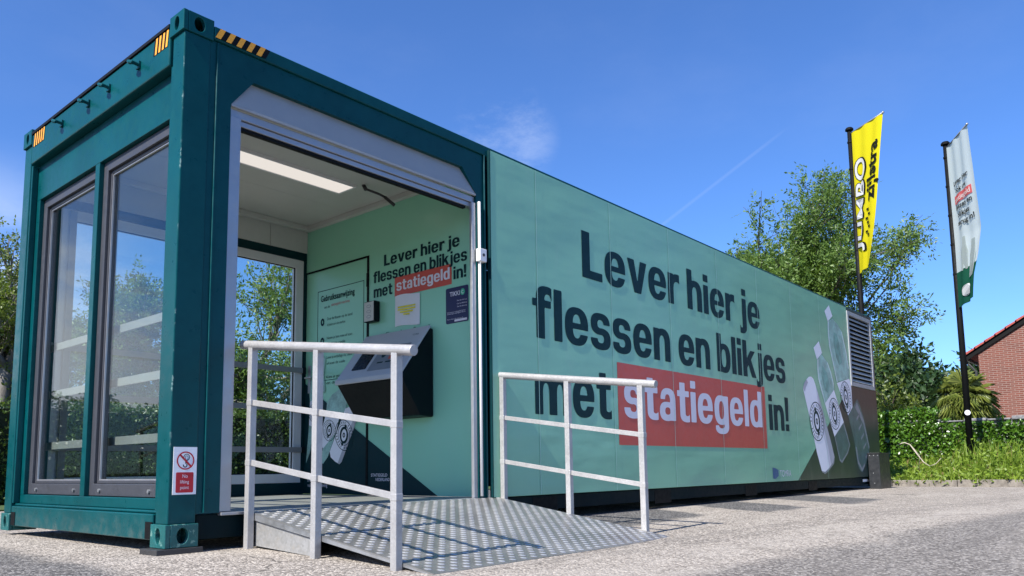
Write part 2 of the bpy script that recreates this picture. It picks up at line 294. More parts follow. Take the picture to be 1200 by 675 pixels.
def cloth(name, c):
    t = NT(name); n = t.noise(5, 3); base = t.mix(n, tuple(x*0.95 for x in c), c)
    d = t.n('ShaderNodeBsdfDiffuse'); t.l(base, d.inputs[0]); tl = t.n('ShaderNodeBsdfTranslucent'); t.l(base, tl.inputs[0])
    m = t.n('ShaderNodeMixShader'); m.inputs[0].default_value = 0.45; t.l(d.outputs[0], m.inputs[1]); t.l(tl.outputs[0], m.inputs[2]); t.l(m.outputs[0], t.out.inputs['Surface']); return t.m
M['flag_yellow'] = cloth('yellow_flag_cloth', (0.82, 0.70, 0.02)); M['flag_white'] = cloth('white_flag_cloth', (0.66, 0.74, 0.74)); M['flag_green'] = cloth('green_flag_cloth', (0.02, 0.12, 0.07))
M['flag_red'] = cloth('red_flag_print', (0.75, 0.16, 0.16)); M['flag_black'] = cloth('black_flag_print', (0.02, 0.022, 0.02)); M['flag_pale'] = cloth('pale_flag_print', (0.85, 0.85, 0.85)); M['flag_grey'] = cloth('grey_flag_print', (0.42, 0.48, 0.47))

# ------------------------------------------------------------------ mesh builder
ORG = {}
class MB:
    def __init__(s): s.v = []; s.f = []
    def add(s, vs_, fs):
        k = len(s.v); s.v += [tuple(a) for a in vs_]; s.f += [tuple(i+k for i in q) for q in fs]; return s
    def box(s, x0, x1, y0, y1, z0, z1):
        return s.add([(x0,y0,z0),(x1,y0,z0),(x1,y1,z0),(x0,y1,z0),(x0,y0,z1),(x1,y0,z1),(x1,y1,z1),(x0,y1,z1)],
                     [(0,3,2,1),(4,5,6,7),(0,1,5,4),(1,2,6,5),(2,3,7,6),(3,0,4,7)])
    def beam(s, p, q, w, h, upv=(0,0,1)):
        p, q = Vector(p), Vector(q); d = (q-p).normalized(); u = Vector(upv); a = d.cross(u).normalized(); u = a.cross(d).normalized()
        vs_ = [c + a*(w/2*i) + u*(h/2*j) for c in (p, q) for i, j in ((-1,-1),(1,-1),(1,1),(-1,1))]
        return s.add(vs_, [(0,1,2,3),(7,6,5,4),(0,4,5,1),(1,5,6,2),(2,6,7,3),(3,7,4,0)])
    def tube(s, pts, rad, n=10, caps=True):
        pts = [Vector(p) for p in pts]; rad = rad if isinstance(rad, (list, tuple)) else [rad]*len(pts); k = len(s.v)
        ref = Vector((0.31, 0.17, 0.93)); vs_ = []
        for i, p in enumerate(pts):
            d = (pts[min(i+1, len(pts)-1)] - pts[max(i-1, 0)]).normalized(); a = d.cross(ref)
            if a.length < 0.05: a = d.cross(Vector((1, 0, 0)))
            a.normalize(); b = d.cross(a)
            vs_ += [p + (a*math.cos(2*math.pi*j/n) + b*math.sin(2*math.pi*j/n))*rad[i] for j in range(n)]
        fs = [(i*n+j, i*n+(j+1) % n, (i+1)*n+(j+1) % n, (i+1)*n+j) for i in range(len(pts)-1) for j in range(n)]
        if caps: fs += [tuple(range(n-1, -1, -1)), tuple(range((len(pts)-1)*n, len(pts)*n))]
        return s.add(vs_, fs)
    def prism(s, poly, mp, d0, d1):
        """poly of (a,b); mp(a,b,d) -> xyz"""
        n = len(poly); vs_ = [mp(a, b, d0) for a, b in poly] + [mp(a, b, d1) for a, b in poly]
        return s.add(vs_, [tuple(range(n-1, -1, -1)), tuple(range(n, 2*n))] + [(i, (i+1) % n, n+(i+1) % n, n+i) for i in range(n)])
    def ring(s, outer, inner, mp, d0, d1):
        """frame between two loops of equal length"""
        n = len(outer); vs_ = [mp(a, b, d) for d in (d0, d1) for L in (outer, inner) for a, b in L]
        O0, I0, O1, I1 = 0, n, 2*n, 3*n; fs = []
        for i in range(n):
            j = (i+1) % n
            fs += [(O0+i, I0+i, I0+j, O0+j), (O1+i, O1+j, I1+j, I1+i), (O0+i, O0+j, O1+j, O1+i), (I0+i, I1+i, I1+j, I0+j)]
        return s.add(vs_, fs)
    def build(s, name, mat, parent=None, bevel=0.0, smooth=False, recalc=True):
        me = bpy.data.meshes.new(name); o = bpy.data.objects.new(name, me); org = Vector((0, 0, 0))
        if parent is not None:
            org = ORG.get(parent, Vector((0, 0, 0))); o.parent = parent; ORG[o] = org
        me.from_pydata([tuple(Vector(v)-org) for v in s.v], [], s.f)
        if recalc:
            bm = bmesh.new(); bm.from_mesh(me); bmesh.ops.recalc_face_normals(bm, faces=bm.faces); bm.to_mesh(me); bm.free()
        me.materials.append(M[mat] if isinstance(mat, str) else mat)
        if smooth: me.shade_smooth()
        if bevel:
            b = o.modifiers.new('bevel', 'BEVEL'); b.width = bevel; b.segments = 2; b.limit_method = 'ANGLE'; b.angle_limit = R_(35); b.use_clamp_overlap = True
        col.objects.link(o); return o
def build_split(mb, name, mat, parent):
    par = list(range(len(mb.v)))
    def fd(i):
        while par[i] != i: par[i] = par[par[i]]; i = par[i]
        return i
    for f in mb.f:
        for k in f[1:]: par[fd(k)] = fd(f[0])
    isl = {}
    for f in mb.f: isl.setdefault(fd(f[0]), []).append(f)
    for fs in isl.values():
        ids = sorted({i for f in fs for i in f}); mp = {i: n for n, i in enumerate(ids)}; q = MB(); q.v = [mb.v[i] for i in ids]; q.f = [tuple(mp[i] for i in f) for f in fs]; q.build(name, mat, parent, recalc=False)
def tag(o, label, cat=None, group=None, kind=None):
    if label: o['label'] = label
    if cat: o['category'] = cat
    if group: o['group'] = group
    if kind: o['kind'] = kind
    return o
def thing(name, loc, label, cat, group=None):
    o = bpy.data.objects.new(name, None); o.empty_display_size = 0.2; o.location = loc; col.objects.link(o); ORG[o] = Vector(loc); return tag(o, label, cat, group)
def structure(o): o['kind'] = 'structure'; return o
def copy_tree(o, parent=None):
    c = o.copy(); col.objects.link(c)
    if parent is not None: c.parent = parent
    for ch in [x for x in o.children]: copy_tree(ch, c)
    return c

# plane maps
def side(y): return lambda a, b, d: (a, y - d, b)           # on the long side: a = x, b = z, d = outwards
def wallp(x): return lambda a, b, d: (x - d, a, b)          # facing -x: a = y, b = z
def rect(a0, a1, b0, b1): return [(a0, b0), (a1, b0), (a1, b1), (a0, b1)]
def arc(cx, cy, rx, ry, t0=0.0, t1=360.0, n=40): return [(cx + rx*math.cos(R_(t0+(t1-t0)*i/n)), cy + ry*math.sin(R_(t0+(t1-t0)*i/n))) for i in range(n if abs(t1-t0) >= 359.9 else n+1)]
def rrect(a0, a1, b0, b1, r, n=5):
    out = []
    for cx, cy, t in ((a1-r, b1-r, 0), (a0+r, b1-r, 90), (a0+r, b0+r, 180), (a1-r, b0+r, 270)): out += arc(cx, cy, r, r, t, t+90, n)
    return out

# lettering: glyph outlines of Blender's own font, thickened
_tc = {}
def glyphs(body, bold, res=4):
    key = (body, bold, res)
    if key in _tc: return _tc[key]
    cu = bpy.data.curves.new('t', 'FONT'); cu.body = body; cu.size = 1; cu.offset = bold; cu.resolution_u = res; cu.space_character = 1.0 + bold*0.9; cu.fill_mode = 'FRONT'
    o = bpy.data.objects.new('t', cu); col.objects.link(o); dg = bpy.context.evaluated_depsgraph_get(); dg.update()
    me = bpy.data.meshes.new_from_object(o.evaluated_get(dg)); V = [(v.co.x, v.co.y) for v in me.vertices]; F = [tuple(p.vertices) for p in me.polygons]
    bpy.data.objects.remove(o); bpy.data.curves.remove(cu); bpy.data.meshes.remove(me)
    _tc[key] = (V, F); return V, F
CAP = 0.727
# heavy grotesque letters drawn as implicit shapes (cap height 1) and contoured cell by cell
def _letter(ch, X, Y):
    bx = lambda a, b, c, d: np.minimum(np.minimum(X-a, b-X), np.minimum(Y-c, d-Y))
    def su(cx, cy, a, b, n=2.5): return (1-(np.abs((X-cx)/a)**n+np.abs((Y-cy)/b)**n)**(1/n))*min(a, b)
    U = lambda *q: np.maximum.reduce(q); I = lambda *q: np.minimum.reduce(q)
    def pl(pts):
        out = None
        for (x0, y0), (x1, y1) in zip(pts, pts[1:]+pts[:1]):
            l = math.hypot(x1-x0, y1-y0); d = ((X-x0)*(y1-y0)-(Y-y0)*(x1-x0))/l; out = d if out is None else np.minimum(out, d)
        return out                                   # clockwise points
    S, XH, A, xh = 0.205, 0.76, 1.03, 0.38
    if ch == 'L': return U(bx(0, 0.22, 0, 1), bx(0, 0.57, 0, 0.18)), 0.57
    if ch == 'i': return U(bx(0, S, 0, XH), bx(0, S, 0.85, 1.04)), S
    if ch == 'l': return bx(0, S, 0, A), S
    if ch == '!': return U(pl([(0, A), (0.225, A), (0.19, 0.30), (0.035, 0.30)]), bx(0.008, 0.217, 0, 0.205)), 0.225
    if ch == 'e': return U(I(su(.315, xh, .315, .392), -su(.315, xh, .112, .245), -bx(.33, .7, .225, .325)), I(bx(.1, .62, .325, .445), su(.315, xh, .315, .392))), .63
    if ch == 'v': return I(pl([(0, XH), (.64, XH), (.43, 0), (.21, 0)]), -pl([(.215, .77), (.425, .77), (.32, .245)])), .64
    def arch(x0, x1): return U(I(su(x1-.27, .42, .27, .352), -su((x0+x1)/2, .40, (x1-x0)/2-S, .205), Y-.40, X-x0-.04), bx(x1-S, x1, 0, .42))
    if ch in 'nh': return U(bx(0, S, 0, XH if ch == 'n' else A), arch(0, .605)), .605
    if ch == 'm': return U(bx(0, S, 0, XH), arch(0, .575), arch(.37, .945)), .945
    if ch == 'r': return U(bx(0, S, 0, XH), I(su(.36, .42, .28, .352), -su(.34, .40, .13, .175), Y-.42, .435-X, X-.06)), .435
    if ch == 'j': return U(bx(.07, .07+S, -.03, XH), bx(.07, .07+S, .85, 1.04), I(su(.02, -.02, .255, .225), -su(.02, -.02, .05, .065), -.015-Y, X+.055)), .275
    if ch == 'f': return U(bx(.09, .09+S, 0, .8), bx(0, .455, .615, XH), I(su(.345, .77, .255, .27), -su(.375, .77, .08, .115), Y-.77, .475-X)), .475
    if ch == 't': return U(bx(.095, .095+S, .19, .96), bx(0, .455, .615, XH), I(su(.345, .2, .25, .212), -su(.375, .2, .075, .058), .205-Y, .465-X)), .465
    if ch == 's':
        hi = I(su(.285, .5385, .28, .2335), -su(.285, .5385, .088, .088), -I(X-.285, .535-Y)); lo = I(su(.29, .2215, .29, .2335), -su(.29, .2215, .095, .088), -I(.29-X, Y-.225)); return U(hi, lo), .58
    if ch == 'k': return U(bx(0, S, 0, A), pl([(.17, .48), (.40, .76), (.645, .76), (.17, .22)]), pl([(.24, .42), (.40, .54), (.675, 0), (.435, 0)])), .675
    bowl = lambda cx, ci: I(su(cx, xh, .30, .392), -su(ci, xh, .108, .24))
    if ch == 'b': return U(bx(0, S, 0, A), bowl(.33, .315)), .63
    if ch == 'd': return U(bx(.425, .63, 0, A), bowl(.30, .315)), .63
    if ch == 'g': return U(bx(.425, .63, -.04, XH), bowl(.30, .315), I(su(.32, -.03, .31, .225), -su(.30, -.03, .125, .075), -.03-Y, X-.03)), .63
    if ch == 'a': return U(bx(.375, .575, 0, .5), I(su(.305, .48, .27, .292), -su(.285, .48, .09, .145), Y-.50), I(su(.265, .215, .265, .227), -su(.285, .225, .095, .088))), .575
    raise KeyError(ch)
_hc = {}
def _heavy(ch):
    if ch in _hc: return _hc[ch]
    h = 0.02; xs = np.arange(-0.09, 1.03, h); ys = np.arange(-0.29, 1.09, h); X, Y = np.meshgrid(xs, ys); f, adv = _letter(ch, X, Y); V, F = [], []
    for j in range(len(ys)-1):
        run = None
        for i in range(len(xs)):
            if i < len(xs)-1: c = (f[j, i], f[j, i+1], f[j+1, i+1], f[j+1, i]); full = min(c) > 0
            else: c = (-1,)*4; full = False
            if full:
                if run is None: run = i
                continue
            if run is not None:
                k = len(V); V += [(xs[run], ys[j]), (xs[i], ys[j]), (xs[i], ys[j+1]), (xs[run], ys[j+1])]; F.append((k, k+1, k+2, k+3)); run = None
            if max(c) > 0:
                P = [(xs[i], ys[j]), (xs[i+1], ys[j]), (xs[i+1], ys[j+1]), (xs[i], ys[j+1])]; q = []
                for a in range(4):
                    b = (a+1) % 4
                    if c[a] > 0: q.append(P[a])
                    if (c[a] > 0) != (c[b] > 0): t = c[a]/(c[a]-c[b]); q.append((P[a][0]+(P[b][0]-P[a][0])*t, P[a][1]+(P[b][1]-P[a][1])*t))
                if len(q) >= 3: k = len(V); V += q; F.append(tuple(range(k, k+len(q))))
    _hc[ch] = (V, F, adv); return _hc[ch]
def heavy(body, gap=0.075, space=0.25):
    V, F, x = [], [], 0.0
    for ch in body:
        if ch == ' ': x += space; continue
        v, f, adv = _heavy(ch); k = len(V); V += [((a+x)*CAP, b*CAP) for a, b in v]; F += [tuple(i+k for i in q) for q in f]; x += adv+gap*(0.75 if ch in 'rvft' else 1)
    return V, F
def lettering(mb, body, a0, a1, base, cap, mp, d, bold=0.0):
    """one line: fitted from a0 to a1, baseline at base, cap height cap"""
    V, F = heavy(body) if bold >= 0.024 else glyphs(body, bold); xs = [v[0] for v in V]; x0, x1 = min(xs), max(xs); k = cap/CAP
    mb.add([mp(a0 + (x-x0)/(x1-x0)*(a1-a0), base + y*k, d) for x, y in V], F); return mb

# ------------------------------------------------------------------ ground
def gz(x, y):
    f = min(max(-y/1.45, 0), 1.5); w = min(max((4.5-x)/2.5, 0), 1)
    return -0.03 - 0.035*f*w
g = MB(); xs = [-400, -60, -20, -8, -5] + [i*0.5 for i in range(-8, 14)] + [8, 10, 12.9]; ys = [-400, -60, -20, -8] + [i*0.25 for i in range(-20, 5)] + [3, 6, 20, 60, 400]
for y in ys:
    for x in xs: g.v.append((x, y, gz(x, y)))
nx = len(xs)
g.f = [(j*nx+i, j*nx+i+1, (j+1)*nx+i+1, (j+1)*nx+i) for j in range(len(ys)-1) for i in range(nx-1)]
structure(g.build('asphalt_yard', 'asphalt'))
g = MB(); g.box(12.95, 400, -400, 400, -0.6, 0.06); structure(g.build('verge_soil', 'soil'))
g = MB()
for i in range(-22, 14): g.box(12.83, 12.948, i*1.0+0.004, i*1.0+0.996, -0.2, 0.082+random.uniform(-0.004, 0.004))
structure(g.build('kerb', 'kerb', bevel=0.012))
g = MB(); g.box(-400, 12.82, 6.4, 400, -0.5, -0.012); structure(g.build('garden_lawn', 'lawn'))

# ------------------------------------------------------------------ container kiosk
W, H, L = 2.438, 2.896, 12.192
K = thing('container_kiosk', (0, 0, 0), 'long teal shipping container kiosk with glazed end, mint lettered side panel and open doorway', 'container kiosk')
# corner castings with their oval holes
def casting(x, y, z, sx, sy):
    """outer corner at x,y (sx,sy point inwards), bottom z"""
    lx, ly, h, t = 0.178, 0.162, 0.118, 0.028; mb = MB()
    hole_e = arc(ly*0.5, h*0.5, 0.026, 0.040, n=24); hole_s = arc(lx*0.52, h*0.5, 0.030, 0.040, n=24)
    def sq(a, b, n=24):
        out = []
        for i in range(n):
            th = 2*math.pi*i/n; c, s_ = math.cos(th), math.sin(th); k = 1/max(abs(c), abs(s_)); out.append((a/2+a/2*c*k, b/2+b/2*s_*k))
        return out
    mb.ring(sq(ly, h), hole_e, lambda a, b, d: (x+sx*d, y+sy*a, z+b), 0, t)
    mb.ring(sq(lx-t, h), [(a-t, b) for a, b in hole_s], lambda a, b, d: (x+sx*(a+t), y+sy*d, z+b), 0, t)
    def bx(x0, x1, y0, y1, z0, z1): mb.box(min(x+sx*x0, x+sx*x1), max(x+sx*x0, x+sx*x1), min(y+sy*y0, y+sy*y1), max(y+sy*y0, y+sy*y1), z+z0, z+z1)
    bx(t, lx, t, ly, 0, t*0.6); bx(t, lx, t, ly, h-t*0.6, h); bx(lx-0.012, lx, t, ly, t*0.6, h-t*0.6); bx(t, lx-0.012, ly-0.012, ly, t*0.6, h-t*0.6)
    return mb
for (x, y, sx, sy) in ((0, 0, 1, 1), (0, W, 1, -1), (L, 0, -1, 1), (L, W, -1, -1)):
    casting(x, y, H-0.118, sx, sy).build('corner_casting', 'teal', K, bevel=0.004)
    casting(x, y, 0.0, sx, sy).build('corner_casting', 'teal_worn', K, bevel=0.004)
    # corner post, slightly inside the castings
    mb = MB(); xa, xb = sorted((x+sx*0.014, x+sx*0.165)); ya, yb = sorted((y+sy*0.010, y+sy*0.14)); mb.box(xa, xb, ya, yb, 0.118, H-0.118)
    mb.build('corner_post', 'teal', K, bevel=0.006)
# end wall (facing -x)
ym = W/2
mb = MB(); mb.box(0.006, 0.13, 0.165, W-0.165, 2.625, 2.845); mb.build('end_top_rail', 'teal', K, bevel=0.008)
mb = MB(); mb.box(-0.002, 0.12, 0.165, W-0.165, 2.847, 2.866); mb.build('roof_gasket', 'black', K)
mb = MB(); mb.box(0.012, 0.14, 0.165, W-0.165, 0.035, 0.168); mb.box(0.035, 0.14, 0.142, W-0.142, 0.17, 0.185); mb.build('end_bottom_rail', 'teal', K, bevel=0.006)
for y in (0.166, W-0.25): mb = MB(); mb.box(0.0085, 0.0115, y, y+0.075, 0.040, 0.128); mb.build('fork_notch', 'black', K)
wins = ((0.222, ym-0.032), (ym+0.032, W-0.222)); z0w, z1w = 0.245, 2.36
mb = MB()   # infill sheet round the glazing
mb.box(0.062, 0.16, 0.142, W-0.142, z1w, 2.622); mb.box(0.062, 0.16, 0.142, W-0.142, 0.187, z0w)
mb.box(0.062, 0.16, 0.142, wins[0][0], z0w, z1w); mb.box(0.062, 0.16, wins[0][1], wins[1][0], z0w, z1w); mb.box(0.062, 0.16, wins[1][1], W-0.142, z0w, z1w)
mb.build('end_wall_sheet', 'teal', K, bevel=0.003)
for a, b in ((0.1425, 0.165), (W-0.165, W-0.1425)): mb = MB(); mb.box(0.02, 0.060, a, b, 0.187, 2.62); mb.build('post_flange', 'teal', K, bevel=0.004)
for (a, b) in wins:
    mp = wallp(0.0); fr = MB()
    fr.ring(rect(a+0.004, b-0.004, z0w+0.004, z1w-0.004), rect(a+0.066, b-0.066, z0w+0.075, z1w-0.066), mp, -0.09, -0.165)
    fr.ring(rect(a+0.068, b-0.068, z0w+0.077, z1w-0.068), rect(a+0.086, b-0.086, z0w+0.095, z1w-0.086), mp, -0.108, -0.15)
    f = fr.build('window_frame', 'frame_grey', K, bevel=0.003)
    p = MB(); p.box(0.124, 0.130, a+0.0865, b-0.0865, z0w+0.0955, z1w-0.0865); p.build('pane', 'glass', f)
    bd = MB(); bd.ring(rect(a+0.0862, b-0.0862, z0w+0.0952, z1w-0.0862), rect(a+0.094, b-0.094, z0w+0.103, z1w-0.094), mp, -0.1135, -0.1235); bd.build('glazing_bead', 'alu', f)
    for y in (a+0.16, b-0.16): sw = MB(); sw.tube([(0.0905, y, z0w+0.036), (0.080, y, z0w+0.036)], 0.011, 10); sw.build('drain_cap', 'steel', f)
# lashing hooks on the top rail
for y in (0.54, 0.95, 1.26, 1.70):
    mb = MB(); z = 2.755; mb.box(-0.006, 0.005, y-0.02, y+0.02, z-0.02, z+0.025); mb.tube([(-0.004, y-0.012, z), (-0.05, y-0.012, z+0.004)], 0.011, 8)
    mb.tube([(-0.045, y-0.028, z-0.008), (-0.048, y, z+0.004), (-0.045, y+0.030, z+0.020)], [0.010, 0.014, 0.011], 8); mb.build('lashing_hook', 'teal', K, bevel=0.002)
# hazard stripes
def stripes(mb_y, mb_k, a0, a1, b0, b1, mp, n, lean):
    w = (a1-a0)/n
    for i in range(n):
        q = [(a0+i*w, b0), (a0+i*w+w*0.5, b0), (a0+i*w+w*0.5+lean, b1), (a0+i*w+lean, b1)]
        mb_y.add([mp(a, b, 0.003) for a, b in q], [(0, 1, 2, 3)])
    if mb_k is not None: mb_k.add([mp(a, b, 0.0015) for a, b in ((a0, b0), (a1, b0), (a1+lean, b1), (a0+lean, b1))], [(0, 1, 2, 3)])
for args in ((0.19, 0.36, 2.745, 2.84, wallp(0.006), 4, -0.012), (W-0.40, W-0.19, 2.745, 2.84, wallp(0.006), 5, -0.012), (0.182, 0.50, 2.80, 2.862, side(-0.004), 5, 0.03)):
    y_, k_ = MB(), MB(); stripes(y_, k_, *args); kk_ = k_.build('hazard_band', 'black', K, recalc=False); y_.build('hazard_stripe', 'hazard_yellow', kk_, recalc=False)
# long side: rails
mb = MB(); mb.box(0.179, L-0.179, 0.000, 0.07, 2.79, 2.868); mb.build('side_top_rail', 'teal', K, bevel=0.006)
mb = MB(); mb.box(0.179, 2.44, 0.035, 0.12, 0.03, 0.160); mb.box(2.442, L-0.179, 0.012, 0.10, 0.045, 0.160)
mb.build('side_bottom_rail', 'shaded_teal', K, bevel=0.004)
for x in (2.95, 4.82, 6.88, 8.9): mb = MB(); mb.box(x, x+0.32, 0.0095, 0.0118, 0.02, 0.146); mb.build('fork_pocket', 'black', K)
mb = MB(); mb.box(11.25, 11.62, 0.0085, 0.0115, 0.085, 0.125); mb.build('type_plate', 'sign_white', K)
# doorway surround: sheet with chamfered upper corners
hole = [(0.300, 0.165), (2.335, 0.165), (2.335, 2.455), (2.185, 2.635), (0.440, 2.635), (0.300, 2.455)]
outer = [(0.166, 0.165), (2.430, 0.165), (2.430, 2.455), (2.430, 2.788), (0.166, 2.788), (0.166, 2.455)]
mb = MB(); n6 = len(hole); vs_ = [side(0.0)(a, b, d) for d in (-0.016, -0.062) for Lp in (outer, hole) for a, b in Lp]; fs = []
for i in range(1, 6):
    j = (i+1) % n6; fs += [(i, 6+i, 6+j, j), (12+i, 12+j, 18+j, 18+i), (i, j, 12+j, 12+i), (6+i, 18+i, 18+j, 6+j)]
mb.add(vs_, fs); mb.build('doorway_surround', 'teal', K)
mb = MB(); mb.tube([(0.208, 0.010, 0.17), (0.208, 0.010, 2.78)], 0.006, 6); mb.build('weld_bead', 'teal', K)
mb = MB(); mb.prism([(0.05, 2.64), (0.115, 2.64), (0.034, 2.462), (0.018, 2.462)], lambda a, b, d: (d, a, b), 0.305, 2.33); mb.box(0.303, 2.332, 0.014, 0.034, 2.446, 2.461); mb.build('shutter_hood', 'hood', K, bevel=0.003)
mb = MB(); mb.box(0.302, 2.333, 0.036, 0.10, 2.395, 2.442); mb.box(0.302, 2.333, 0.05, 0.10, 2.36, 2.393); mb.build('door_head_rail', 'alu', K, bevel=0.003)
mb = MB(); mb.box(0.372, 2.262, 0.06, 0.09, 2.342, 2.359); mb.build('door_seal', 'black', K)
mb = MB(); mb.box(0.302, 0.37, 0.022, 0.11, 0.168, 2.394); mb.build('door_jamb', 'alu', K, bevel=0.004)
mb = MB(); mb.box(2.292, 2.333, 0.022, 0.05, 0.168, 2.394); mb.build('door_jamb', 'alu', K, bevel=0.004)
mb = MB(); mb.tube([(2.352, 0.002, 0.18), (2.352, 0.002, 2.40)], 0.011, 8); mb.build('conduit_pipe', 'white', K, smooth=True)
mb = MB(); mb.box(2.322, 2.398, -0.032, 0.014, 1.93, 2.03); sb = mb.build('switch_box', 'white', K, bevel=0.006); mb = MB(); mb.tube([(2.36, -0.033, 1.98), (2.36, -0.037, 1.98)], 0.012, 10); mb.build('lock_button', 'steel_dark', sb)
mb = MB(); mb.tube([(2.415, 0.004, 0.17), (2.415, 0.004, 2.79)], 0.007, 6); mb.build('weld_bead', 'teal', K)
# roof, floor, room
mb = MB(); mb.box(0.14, L-0.02, 0.075, W-0.03, 2.80, 2.862); mb.build('roof', 'teal', K)
mb = MB()
for i in range(9): mb.box(0.165, 2.418, 0.122+i*0.252, 0.122+i*0.252+0.2495, 0.135, 0.168)
mb.build('floor', 'floor', K)
mb = MB(); mb.box(0.302, 2.333, 0.0, 0.118, 0.150, 0.166); mb.build('door_sill', 'alu', K, bevel=0.003)
mb = MB()
for a, b in ((0.165, 0.80), (0.802, 1.62), (1.622, 2.30)): mb.box(0.165, 2.418, a, b, 2.70, 2.76)
mb.build('ceiling', 'panel_white', K, bevel=0.003)
mb = MB(); mb.box(0.165, 2.418, 2.242, 2.30, 2.655, 2.699); mb.box(2.372, 2.418, 0.13, 2.24, 2.655, 2.699); mb.build('ceiling_trim', 'panel_white', K, bevel=0.004)
mb = MB(); mb.ring(rect(0.52, 2.0, 1.04, 1.27), rect(0.535, 1.985, 1.055, 1.255), lambda a, b, d: (a, b, 2.70-d), 0.0, 0.022); cl = mb.build('ceiling_light', 'white', K)
mb = MB(); mb.box(0.536, 1.984, 1.056, 1.254, 2.682, 2.696); mb.build('diffuser', 'lamp', cl)
mb = MB(); mb.tube([(2.02, 0.97, 2.66), (2.16, 0.95, 2.645), (2.20, 0.92, 2.62)], 0.010, 8); mb.tube([(2.20, 0.92, 2.62), (2.25, 0.86, 2.55)], 0.014, 8); mb.tube([(2.04, 1.0, 2.70), (2.04, 0.97, 2.655)], 0.016, 8); mb.build('ceiling_bracket', 'steel_dark', K, smooth=True)
# far long wall with its window
mb = MB(); mb.box(0.165, 1.12, 2.31, 2.40, 2.452, 2.70); mb.box(1.124, 2.01, 2.31, 2.40, 2.452, 2.70); mb.box(2.014, 2.418, 2.31, 2.40, 2.452, 2.70); mb.build('far_wall_panel', 'panel_white', K, bevel=0.002)
mb = MB(); mb.box(0.165, 2.418, 2.318, 2.43, 2.378, 2.450); mb.box(0.165, 2.418, 2.318, 2.43, 0.169, 0.272); mb.box(2.392, 2.418, 2.318, 2.43, 0.274, 2.376); mb.box(0.165, 0.24, 2.318, 2.43, 0.274, 2.376); mb.build('far_wall_frame', 'letter_dark', K)
fr = MB(); fr.ring(rect(0.242, 2.390, 0.274, 2.376), rect(0.32, 2.308, 0.355, 2.298), lambda a, b, d: (a, 2.325+d, b), 0, 0.07); ff = fr.build('window_frame', 'pvc', K, bevel=0.003)
tag(ff, 'white window frame in the far wall')
p = MB(); p.box(0.321, 2.307, 2.355, 2.361, 0.356, 2.297); p.build('pane', 'glass', ff)
bd = MB(); bd.ring(rect(0.3205, 2.3075, 0.3555, 2.2975), rect(0.328, 2.300, 0.363, 2.290), lambda a, b, d: (a, 2.345+d, b), 0, 0.009); bd.build('glazing_seal', 'black', ff)
mb = MB(); mb.box(2.44, L-0.18, W-0.05, W-0.01, 0.17, 2.79); mb.build('rear_wall', 'teal', K)
mb = MB(); mb.box(L-0.06, L-0.012, 0.15, W-0.15, 0.03, 2.79); mb.build('rear_end_wall', 'teal', K)
# guard bars in front of the glazing
for z in (0.580, 0.945, 1.285):
    mb = MB(); mb.box(0.195, 0.207, 0.17, 2.30, z-0.026, z+0.026); mb.build('guard_bar', 'bar', K, bevel=0.002)
for z in (0.575, 0.955, 1.315):
    mb = MB(); mb.box(0.21, 2.40, 2.29, 2.302, z-0.024, z+0.024); mb.build('guard_bar', 'bar', K, bevel=0.002)
mb = MB(); mb.box(0.30, 0.35, 2.303, 2.316, 0.17, 2.36); mb.build('guard_post', 'bar', K)
for z in (0.575, 0.955, 1.315): mb = MB(); mb.box(2.374, 2.402, 2.280, 2.289, z-0.03, z+0.03); mb.build('bar_bracket', 'rvm_dark', K)
# partition with technical door
XP = 2.42; wp = wallp(XP)
mb = MB(); mb.box(XP, XP+0.03, 0.105, 1.385, 0.17, 2.70); mb.box(XP, XP+0.03, 1.385, 2.33, 2.262, 2.70); mb.box(XP+0.02, XP+0.03, 1.385, 2.33, 0.17, 2.262); pw = mb.build('partition_wall', 'mint_in', K)
mb = MB(); mb.box(XP+0.004, XP+0.018, 1.412, 2.318, 0.19, 2.245); pd = mb.build('partition_door', 'mint_in', K, bevel=0.003)
mb = MB(); mb.box(XP-0.006, XP+0.006, 1.386, 1.411, 0.19, 2.258); mb.box(XP-0.004, XP+0.004, 1.411, 2.32, 2.246, 2.260); mb.box(XP-0.014, XP-0.006, 1.388, 1.409, 1.98, 2.10); mb.build('door_gasket', 'black', K)
mb = MB(); mb.ring(rect(1.46, 2.14, 1.2, 2.05), rect(1.466, 2.134, 1.206, 2.044), wp, -0.004, -0.0026); mb.build('embossed_line', 'letter_dark', pd)
mb = MB(); mb.box(XP-0.006, XP+0.004, 2.225, 2.265, 1.10, 1.36); mb.tube([(XP-0.006, 2.245, 1.24), (XP-0.05, 2.245, 1.24), (XP-0.055, 2.14, 1.24)], 0.010, 8); mb.build('door_handle', 'steel', pd)
mb = MB(); mb.add([wp(a, b, 0.0022) for a, b in ((0.535, 0.172), (2.318, 0.172), (2.318, 1.20), (1.52, 0.715))], [(0, 1, 2, 3)]); mb.build('dark_print', 'letter_dark', pw, recalc=False)
def pt(mb, body, y0, y1, base, cap, d=0.0035, bold=0.0): return lettering(mb, body, y0, y1, base, cap, wp, d, bold)
B1 = 0.026
t = MB(); pt(t, 'Lever hier je', 1.185, 0.275, 2.125, 0.098, bold=B1); pt(t, 'flessen en blikjes', 1.325, 0.195, 1.995, 0.098, bold=B1); pt(t, 'met', 1.32, 1.075, 1.865, 0.098, bold=B1); pt(t, 'in!', 0.345, 0.205, 1.865, 0.098, bold=B1); t.build('lettering', 'letter_dark', pw, recalc=False)
t = MB(); t.add([wp(a, b, 0.0028) for a, b in ((1.045, 1.832), (0.365, 1.832), (0.365, 1.998), (1.045, 1.998))], [(0, 1, 2, 3)]); t.build('red_label', 'red_vinyl', pw, recalc=False)
